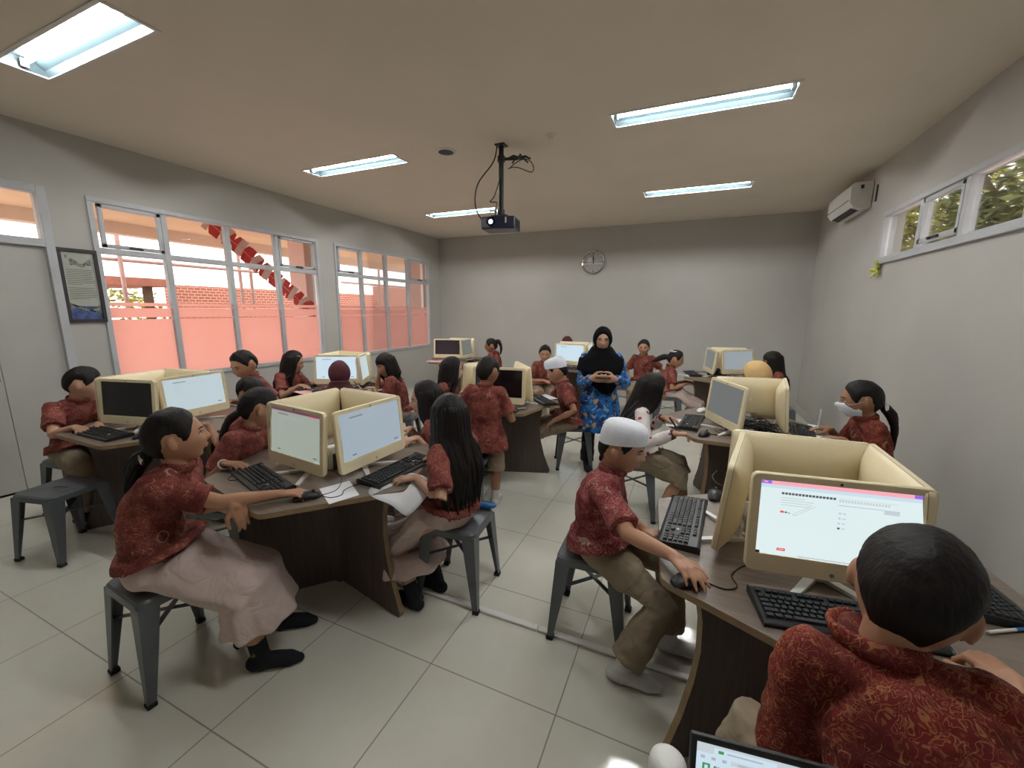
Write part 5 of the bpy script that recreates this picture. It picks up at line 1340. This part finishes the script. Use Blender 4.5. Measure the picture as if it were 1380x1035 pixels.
        PENDING.append((o, None))
    elif bottom:
        tm = MB(); tm.loft(torso_rings(.0, 0, .13, 4), 22)
        tm.ell(hip - UP * .012 * k, r * (.125 if stand else .134) * k, f * (.095 if stand else .100) * k, UP * .080 * k, 20)
        for sd in 'RL':
            h, kn, an = legs[sd]; bt = kn.lerp(an, .18) if shorts == 1 else (an if stand else kn.lerp(an, .84))
            if stand: rr2 = [.074, .062, .056, .060] if not shorts else [.074, .072, .072, .074]
            else: rr2 = [.088, .082, .070, .072] if not shorts else [.088, .084, .078, .080]
            tm.tube([h, h.lerp(kn, .5), kn, bt], [q * k for q in rr2], n=18, endrnd=(True, False))
        remeshed(tm, 'shorts' if shorts else 'trousers', M[bottom], body, off, max(.006, vox), 3, .016 * k, .06)
    if sock:
        for sd in 'RL':
            h, kn, an = legs[sd]; base = V(an.x, an.y, an.z - .062 * k); sm_ = MB(); up_ = (kn - an).normalized()
            sm_.tube([base - f * .030 * k + UP * .033 * k, base + f * .05 * k + UP * .035 * k, base + f * .115 * k + UP * .025 * k, base + f * .150 * k + UP * .020 * k], [.033 * k, .035 * k, .034 * k, .020 * k], n=14, side=r)
            sm_.tube([base + UP * .03 * k, an, an + up_ * .085 * k], [.035 * k, .0355 * k, .038 * k], n=14, endrnd=(True, False))
            sm_.v = [(a, b, max(.001, c)) for a, b, c in sm_.v]
            remeshed(sm_, 'sock', M[sock], body, off, max(.006, vox), 3)
    return P
def bow(P, at, size, mat):
    mb = MB(); c = P['place'](V(*at)); r, u, d = P['hr'], P['hu'], P['hd']
    for s in (-1, 1): mb.loft([(c, r * .004, u * .008), (c + d * s * size * .5, r * size * .16, u * size * .34), (c + d * s * size, r * size * .12, u * size * .30), (c + d * s * size * 1.05, r * .004, u * size * .2)], 12)
    mb.ell(c, r * size * .2, d * size * .18, u * size * .2, 10)
    mb.obj('hair_bow', M[mat], P['body'], smooth=180, off=P['off'])
def hairtie(P, at, rad, mat):
    c = P['place'](V(*at)); mb = MB(); r, u = P['hr'], P['hu']
    mb.tube([c + (r * math.cos(a) + u * math.sin(a)) * rad for a in [i * PI / 8 for i in range(17)]], rad * .45, n=8); mb.obj('hair_tie', M[mat], P['body'], smooth=180, off=P['off'])
def bracelet(P, sd, mat='white', rad=.027):
    a, e, w, fd = P['arms'][sd]; d = (w - e).normalized(); c = w - d * .012; u = d.orthogonal().normalized(); v = d.cross(u); mb = MB()
    mb.tube([c + (u * math.cos(t) + v * math.sin(t)) * rad * P['k'] for t in [i * PI / 9 for i in range(19)]], .0045, n=8); mb.obj('bracelet', M[mat], P['body'], smooth=180, off=P['off'])
def glasses(P, mat='darkgrey'):
    mb = MB(); pl = P['place']
    for s in (-1, 1):
        pts = [pl(V(s * .031 + .020 * math.copysign(abs(math.cos(a)) ** .7, math.cos(a)), face_y(s * .031, .003) + .010, .003 + .015 * math.copysign(abs(math.sin(a)) ** .7, math.sin(a)))) for a in [i * PI / 10 for i in range(21)]]
        mb.tube(pts, .0014, n=6)
        mb.tube([pl(V(s * .051, face_y(.031, .003) + .009, .008)), pl(V(s * .074, .05, .008)), pl(V(s * .079, -.012, .006))], .0014, n=6)
    mb.tube([pl(V(-.011, face_y(0, .005) + .006, .005)), pl(V(.011, face_y(0, .005) + .006, .005))], .0014, n=6)
    mb.obj('glasses', M[mat], P['body'], smooth=180, off=P['off'])
def facemask(P):
    mb = MB(); pl = P['place']; rows = []
    for j in range(9):
        z = -.006 - .088 * j / 8; w = .061 - .022 * ((j - 4) / 4) ** 2; row = []
        for i in range(15):
            x = -w + 2 * w * i / 14; q = .008 + .009 * g(x, .035) * g(z + .040, .035); row.append(pl(V(x, face_y(x, z) - (.004 if i in (0, 14) else 0) + q * (1 - (abs(x) / w) ** 4), z)))
        rows.append(row)
    vs = [p for r_ in rows for p in r_]; fs = [(j * 15 + i, j * 15 + i + 1, (j + 1) * 15 + i + 1, (j + 1) * 15 + i) for j in range(8) for i in range(14)]
    mb.add(vs, fs)
    o = mb.obj('face_mask', M['capwhite'], P['body'], smooth=180, off=P['off']); s = o.modifiers.new('t', 'SOLIDIFY'); s.thickness = .002
    st = MB()
    for sx in (-1, 1): st.tube([pl(V(sx * .058, face_y(.05, -.02), -.015)), pl(V(sx * .074, .02, -.005)), pl(V(sx * .08, -.018, .012))], .0014, n=6)
    st.obj('ear_loop', M['capwhite'], o, smooth=180, off=P['off'])
Z7 = .765
# --- foreground left: girl leaning at the corner
P = person('girl leaning on the left foreground desk, low ponytail, beige pink skirt, black socks', (-2.075, .865, .52), (-2.045, .985, 1.045), 38, (62, 6, 0), rh=(-1.615, 1.205, .775), lh=(-1.735, 1.035, .725), rhd=38, lhd=(.25, .25, -.9),
           rf=(-1.665, 1.005), lf=(-1.80, 1.20), k=1.04, hair='girl', shirt='batik', bottom='skirt', skirt_hem=.21, sock='sock_black', skinm='skin', near=2, tail=([(0, -.098, -.045), (-.05, -.02, -.04), (-.085, -.045, -.15), (-.07, -.06, -.30)], .030), bend=.06, lhn=(.6, -.2, .3), sleeve=.80, lel=(-.1, -.3, -.3), rel=(.1, -.7, -.6))
hairtie(P, (0, -.112, -.052), .020, 'chrome')
lg = P['legs']['R'][2]; mb = MB(); q = lg + V(.0, -.037, .03)
for s in ((0, 0), (.012, .010), (-.012, .003)): mb.cbox(q + V(s[0], -.001, s[1]), .016, .002, .004, Matrix.Rotation(.5, 3, 'Y'))
mb.obj('sock_mark', M['gold'], P['body'], off=P['off'])
stool(-2.065, .88, -4, 'grey metal stool under the girl leaning at the left foreground desk')
# --- girl with long hair at the right of that desk
P = person('girl with waist-long black hair seen from behind on a stool at the left foreground desk', (-1.13, 1.80, .52), (-1.155, 1.815, 1.035), 172, (150, -6, 0), rh=(-1.30, 1.86, .775), lh=(-1.27, 1.565, .765), rf=(-1.23, 1.77), lf=(-1.27, 1.60), k=1.0,
           hair='long', hairlen=.42, shirt='batik', bottom='skirt', skirt_hem=.19, sock='sock_black', near=2, face=False, lel=(.2, -.7, -.8), rel=(.4, .9, -.6), skinm='skin3', sleeve=.8)
stool(-1.13, 1.85, 6, 'grey metal stool under the girl with waist-long hair')
# --- boy with cap, right foreground
P = person('larger boy in a white prayer cap, foreground, khaki trousers, hand on a mouse', (-.345, 1.845, .525), (-.252, 1.835, .988), 4, (-2, -10, 0), rh=(.045, 1.335, .785), lh=(-.08, 1.80, .62), rf=(-.165, 1.60), lf=(.02, 1.86), k=1.03, hk=.94, hair='cap', shirt='batikpale', bottom='khaki', sock='sock_white', near=2,
           rhd=-52, bend=.03, sleeve=.85, skinm='skin', curl=(.26, .4))
tag(stool(-.36, 1.88, 2, 'grey metal stool under the boy in the white prayer cap in the foreground'))
# --- boy in front with his back to us
P = person('boy nearest the camera at bottom right, seen from behind in a maroon batik shirt', (.545, .72, .52), (.438, .972, 1.062), 92, (66, -34, 8), rh=(.695, 1.20, .805), lh=(.40, 1.08, .775), rf=(.60, 1.05), lf=(.12, .93, .20), knees=.75, k=1.06, hair='boylow', shirt='batik2', bottom='khaki', near=2, face=False,
           bend=.07, collar=.022, sleeve=.85, skinm='skin', rhd=120, curl=(.9, .4), rel=(.5, -.1, -1), lel=(-.12, -.1, -1))
stool(.545, .74, 0, 'grey metal stool under the boy nearest the camera')
o = pen((.685, 1.275, .80), (.655, 1.235, .865), 'dark pencil in the hand of the boy nearest the camera', ('black', 'black'), .004)
# --- left back desk (nearest the door)
person('boy at the desk nearest the door, hands on the keyboard, swept dark hair', (-4.36, 1.44, .52), (-4.285, 1.515, 1.02), 5, (58, -14, 0), rh=(-3.86, 1.30, .775), lh=(-3.87, 1.42, .775), k=1.05, hair='boy', near=1, skinm='skin3', sock='sock_black', rf=(-4.10, 1.33), lf=(-4.05, 1.5))
stool(-4.36, 1.44, 8, 'grey metal stool under the boy nearest the door')
stool(-3.72, 1.115, 14, 'empty grey metal stool with a slot in its seat, at the desk nearest the door')
person('boy with close-cropped hair seen from behind, left of the girl with the bracelet', (-2.86, 1.95, .50), (-2.92, 1.915, .985), 195, (180, -8, 0), rh=(-3.22, 1.98, .775), lh=(-3.20, 1.72, .775), k=1.02, hair='boy', near=1, skinm='skin2')
stool(-2.86, 1.95, 15, 'grey metal stool under the close-cropped boy seen from behind')
P = person('girl with a plait half hidden behind the left lit screen, bracelet on the mouse hand', (-2.52, 1.46, .50), (-2.385, 1.60, 1.005), 20, (68, -20, 0), rh=(-2.205, 1.31, .78), lh=(-2.12, 1.62, .775), k=1.02, hair='girl', near=1, skinm='skin2', tail=([(0, -.095, -.05), (-.05, -.03, -.05), (-.07, -.05, -.16), (-.06, -.05, -.26)], .024), face=True, bottom='skirt', rhd=15)
bracelet(P, 'R')
stool(-2.52, 1.46, 18, 'grey metal stool under the girl with the bracelet')
person('boy below the near left window looking down, standing out against the pink pane', (-3.62, 2.46, .55), (-3.655, 2.36, 1.105), -105, (-85, -20, 0), k=1.04, hair='boy', near=1, skinm='skin', rh=(-3.78, 2.22, .775), lh=(-3.45, 2.2, .775))
stool(-3.62, 2.48, 0, 'grey metal stool under the boy below the near left window')
# --- desk under the windows
P = person('girl with a hair clip and loose dark hair in front of the near left window', (-4.22, 3.20, .50), (-4.125, 3.22, 1.005), 10, (38, -16, 0), rh=(-3.79, 3.06, .785), lh=(-3.88, 3.30, .775), k=1.02, hair='long', hairlen=.26, near=1, skinm='skin3', bottom='skirt')
mb = MB(); c = P['place'](V(.055, .045, .082)); mb.ell(c, P['hr'] * .010 + P['hu'] * -.006, P['hd'] * .028, P['hu'] * .006 + P['hr'] * .006, 10); mb.obj('hair_clip', M['chrome'], P['body'], smooth=180, off=P['off'])
stool(-4.22, 3.20, 10, 'grey metal stool under the girl with the hair clip')
person('girl in a maroon headscarf seen from behind, writing at the desk under the windows', (-3.04, 2.74, .50), (-3.055, 2.87, .985), 118, (130, -12, 0), rh=(-3.13, 3.20, .775), lh=(-3.45, 3.05, .775), k=1.04, hair='hijab', shirt='maroon', sleeve=1.5, near=1, face=False, bottom='skirt', skinm='skin2')
stool(-3.04, 2.74, 25, 'grey metal stool under the girl in the maroon headscarf')
pen((-3.16, 3.27, .755), (-3.22, 3.20, .86), 'slim pen in the hand of the girl in the maroon headscarf', ('white', 'black'), .004)
person('girl with short curly hair resting her cheek on her hand under the windows', (-2.88, 3.52, .50), (-2.975, 3.44, 1.01), 210, (252, -14, 8), rh=(-3.055, 3.40, .955), lh=(-3.12, 3.32, .775), k=1.03, hair='fringe', hairlen=.10, near=1, skinm='skin', bottom='skirt', rhd=(-.1, .05, 1), rel=(-.6, .1, -1), rhn=(-.6, -.6, 0))
stool(-2.88, 3.54, 20, 'grey metal stool under the curly-haired girl')
# --- behind the left foreground desk
person('girl with long straight hair in profile behind the right lit screen', (-1.55, 2.40, .50), (-1.665, 2.325, .985), 205, (218, -8, 0), rh=(-1.80, 2.22, .775), lh=(-1.62, 2.06, .775), k=1.04, hair='long', hairlen=.34, near=1, skinm='skin3', bottom='skirt')
stool(-1.55, 2.40, 25, 'grey metal stool under the girl in profile behind the right lit screen')
# --- middle desk
P = person('boy with glasses standing with his back to us at the middle desk', (-1.47, 2.84, .66), (-1.475, 2.90, 1.115), 100, (84, -12, 0), rh=(-1.40, 3.10, .775), lh=(-1.66, 3.06, .775), k=.99, hair='boy', near=1, stand=True, shorts=1, skinm='skin2', face=True, shirtlen=.08, rf=(-1.39, 2.86), lf=(-1.55, 2.86), sock='sock_white')
glasses(P)
stool(-1.57, 3.04 - .28, 4, 'empty grey metal stool right behind the standing boy with glasses')
person('girl with loose wavy hair left of the standing boy at the middle desk', (-2.28, 3.42, .50), (-2.165, 3.455, 1.015), 12, (32, -8, 0), rh=(-2.02, 3.22, .775), lh=(-2.05, 3.62, .775), k=1.02, hair='long', hairlen=.30, near=1, skinm='skin3', bottom='skirt')
stool(-2.28, 3.42, 12, 'grey metal stool under the wavy-haired girl at the middle desk')
person('smaller boy in a white prayer cap, farther back at the middle desk, bare knee', (-1.06, 3.94, .51), (-1.205, 3.905, 1.005), 200, (184, -22, 0), rh=(-1.45, 3.90, .775), lh=(-1.19, 3.66, .52), k=1.02, hair='cap', near=1, shorts=1, skinm='skin', lhd=(-.7, -.3, -.6), rel=(0, .5, -.6))
stool(-1.04, 4.02, 20, 'grey metal stool under the small boy in the white prayer cap')
# --- back row left and centre
person('girl with a high ponytail at the far left corner desk, sideways', (-3.02, 6.24, .50), (-3.125, 6.26, 1.0), 182, (206, -8, 0), rh=(-3.28, 6.30, .775), lh=(-3.27, 6.12, .775), k=1.0, hair='girl', near=0, tail=([(0, -.09, .05), (.05, .0, .0), (.09, .0, -.08), (.085, .0, -.20)], .034), skinm='skin2', bottom='skirt')
stool(-3.0, 6.24, 0, 'grey metal stool under the girl with the high ponytail')
stool(-3.555, 5.16, 0, 'empty grey metal stool before the far left corner desk')
person('boy facing the camera left of the white screen behind the small capped boy', (-1.99, 5.62, .50), (-1.905, 5.56, .985), -50, (-72, -10, 0), k=1.02, hair='boy', near=1, skinm='skin', rh=(-1.83, 5.40, .62), lh=(-1.74, 5.52, .66))
stool(-2.02, 5.64, 40, 'grey metal stool under the boy facing the camera before the back wall')
person('child whose maroon-covered crown shows above the white screen at the back wall', (-1.93, 6.86, .50), (-1.93, 6.78, 1.04), -80, (-85, -20, 0), k=1.03, hair='hijab', shirt='maroon', sleeve=1.5, near=0, skinm='skin2', face=False)
stool(-1.93, 6.88, 0, 'grey metal stool behind the desk at the back wall')
# --- teacher
P = person('woman standing in a black headscarf, glasses and a blue flowered tunic, holding a phone', (-.80, 4.06, .79), (-.787, 4.02, 1.325), -72, (-76, -4, 0), k=1.16, hk=.86, hair='hijab_black', shirt='batikblue', sleeve=1.5, bottom='blacktrouser', stand=True, near=1, skinm='skin3', rh=(-.76, 3.74, .985), lh=(-.66, 3.76, .985), rhd=-10, lhd=-150, shirtlen=.24, sock='sock_black', curl=(.5, .5), rel=(-.35, .2, -1), lel=(.5, .2, -1))
glasses(P)
ph = tag(empty('phone', (-.705, 3.70, 1.005), math.radians(20), 'dark phone held in front of the teacher\'s headscarf', 'phone'))
MB().cbox(V(0, 0, 0), .14, .07, .009).obj('case', M['black'], ph, bevel=.003); MB().cbox(V(0, 0, .005), .13, .062, .001).obj('glass', M['blackgloss'], ph)
# --- back right
person('boy facing the camera before the back wall, right of the standing woman', (-.64, 6.62, .50), (-.645, 6.56, 1.045), -92, (-90, -4, 0), k=1.03, hair='boy', near=1, skinm='skin', rh=(-.82, 6.47, .52), lh=(-.46, 6.50, .56), rhd=(0, 0, -1))
stool(-.64, 6.66, 0, 'grey metal stool under the boy facing the camera at the back right')
stool(-.93, 6.46, 0, 'empty grey metal stool under the hand of the boy facing the camera')
P = person('girl with a pink bow and a long beige pink skirt before the far right desk', (-.20, 5.98, .50), (-.165, 6.02, .955), 8, (0, -16, 0), k=1.0, hair='girl', near=1, skinm='skin', bottom='skirt', skirt_hem=.09, rh=(.05, 5.92, .64), lh=(.04, 6.10, .64), tail=([(0, -.092, .0), (-.06, .0, -.005), (-.13, .0, -.035), (-.20, .0, -.07)], .032))
bow(P, (.045, -.052, .088), .045, 'pinkbow')
stool(-.22, 5.98, 8, 'grey metal stool under the girl with the pink bow')
person('girl with long hair sitting sideways in the far right corner', (1.04, 5.86, .50), (.955, 5.88, 1.0), 185, (181, -8, 0), k=1.0, hair='fringe', hairlen=.36, near=1, skinm='skin2', bottom='skirt', rh=(.78, 5.97, .775), lh=(.76, 5.80, .775))
stool(1.06, 5.86, 5, 'grey metal stool under the girl in the far right corner')
# --- desk right of the teacher
P = person('girl in a white shirt with red flowers and waist-long black hair, right of the teacher', (-.345, 3.225, .51), (-.245, 3.26, 1.005), 8, (12, -16, 0), rh=(.005, 2.915, .785), lh=(-.095, 3.36, .775), k=1.04, hair='long', hairlen=.46, hback=2.2, shirt='dotted', sleeve=1.5, bottom='khaki', shorts=1, sock='sock_white', near=1, skinm='skin', rf=(-.12, 3.12), lf=(.06, 3.32), rhd=20, curl=(.55, .35))
for sd in 'RL':
    a, e, w, fd = P['arms'][sd]; d_ = (w - e).normalized(); mb = MB(); mb.tube([w - d_ * .042, w - d_ * .004], [.036, .034], n=14, rnd=False); mb.obj('cuff', M['maroon'], P['body'], smooth=40, off=P['off'])
stool(-.345, 3.23, 8, 'grey metal stool under the girl in the white flowered shirt')
pen((-.03, 2.955, .80), (-.09, 3.0, .87), 'thick black pen in the hand of the girl in the white flowered shirt', ('black', 'black'), .007)
person('girl in a yellow headscarf behind the cable-strewn desk', (.66, 4.28, .50), (.575, 4.20, 1.04), 200, (164, -14, 0), k=1.04, hair='hijab_yellow', shirt='batik', sleeve=1.5, near=1, skinm='skin2', bottom='skirt', rh=(.40, 4.02, .775), lh=(.52, 3.98, .775))
stool(.66, 4.28, 25, 'grey metal stool under the girl in the yellow headscarf')
P = person('girl wearing a white face mask and low ponytail by the right wall, writing', (1.20, 3.40, .50), (1.085, 3.385, 1.03), 180, (170, -10, 0), rh=(.915, 3.50, .785), lh=(.93, 3.28, .775), k=1.06, hair='girl', near=1, skinm='skin2', shirt='batik2', bottom='skirt', tail=([(0, -.098, -.05), (.04, .0, -.04), (.07, .01, -.14), (.075, .0, -.27)], .032), sleeve=.9)
facemask(P); hairtie(P, (0, -.105, -.05), .026, 'capwhite')
stool(1.22, 3.40, 3, 'grey metal stool under the girl with the face mask')
pen((.895, 3.475, .785), (.90, 3.49, .925), 'white pen held upright by the girl with the face mask', ('white', 'white'), .005)
apply_pending()

# ------------------------------------------------------------------ light, sky, camera
w = bpy.data.worlds.new('sky'); bpy.context.scene.world = w; w.use_nodes = True; nt = w.node_tree; bg = nt.nodes['Background']
tc = nt.nodes.new('ShaderNodeTexCoord'); sp_ = nt.nodes.new('ShaderNodeSeparateXYZ'); nt.links.new(tc.outputs['Generated'], sp_.inputs[0])
nt.links.new(ramp(nt, sp_.outputs['Z'], [(0, (1.0, .90, .86)), (.5, (1.0, .95, .93))]), bg.inputs['Color']); bg.inputs['Strength'].default_value = 2.8
sun = bpy.data.lights.new('sun', 'SUN'); sun.energy = 3.0; sun.angle = math.radians(12); sun.color = (1, .92, .84)
so_ = bpy.data.objects.new('sun', sun); C.objects.link(so_); so_.rotation_euler = (math.radians(28), math.radians(-32), 0)
cam = bpy.data.cameras.new('camera'); co_ = bpy.data.objects.new('camera', cam); C.objects.link(co_)
pi_, ro, ya = .1807, .0072, .4109
fw = V(-math.sin(ya) * math.cos(pi_), math.cos(ya) * math.cos(pi_), -math.sin(pi_)); rt = V(math.cos(ya), math.sin(ya), 0); u_ = rt.cross(fw)
r2 = rt * math.cos(ro) + u_ * math.sin(ro); u2 = -rt * math.sin(ro) + u_ * math.cos(ro)
Mx = Matrix((r2, u2, -fw)).transposed().to_4x4(); Mx.translation = V(0, 0, 1.6113); co_.matrix_world = Mx
cam.sensor_width = 36; cam.sensor_fit = 'HORIZONTAL'; cam.lens = 36 * 548.05 / 1380; cam.clip_start = .02
sc0 = bpy.context.scene; sc0.camera = co_
sc0.view_settings.view_transform = 'Standard'; sc0.view_settings.look = 'None'; sc0.view_settings.exposure = 0; sc0.view_settings.gamma = 1; sc0.view_settings.use_curve_mapping = False
sc0.render.engine = 'CYCLES'; sc0.cycles.use_denoising = True; sc0.cycles.max_bounces = 8; sc0.cycles.diffuse_bounces = 4; sc0.cycles.transparent_max_bounces = 12; sc0.cycles.sample_clamp_indirect = 4
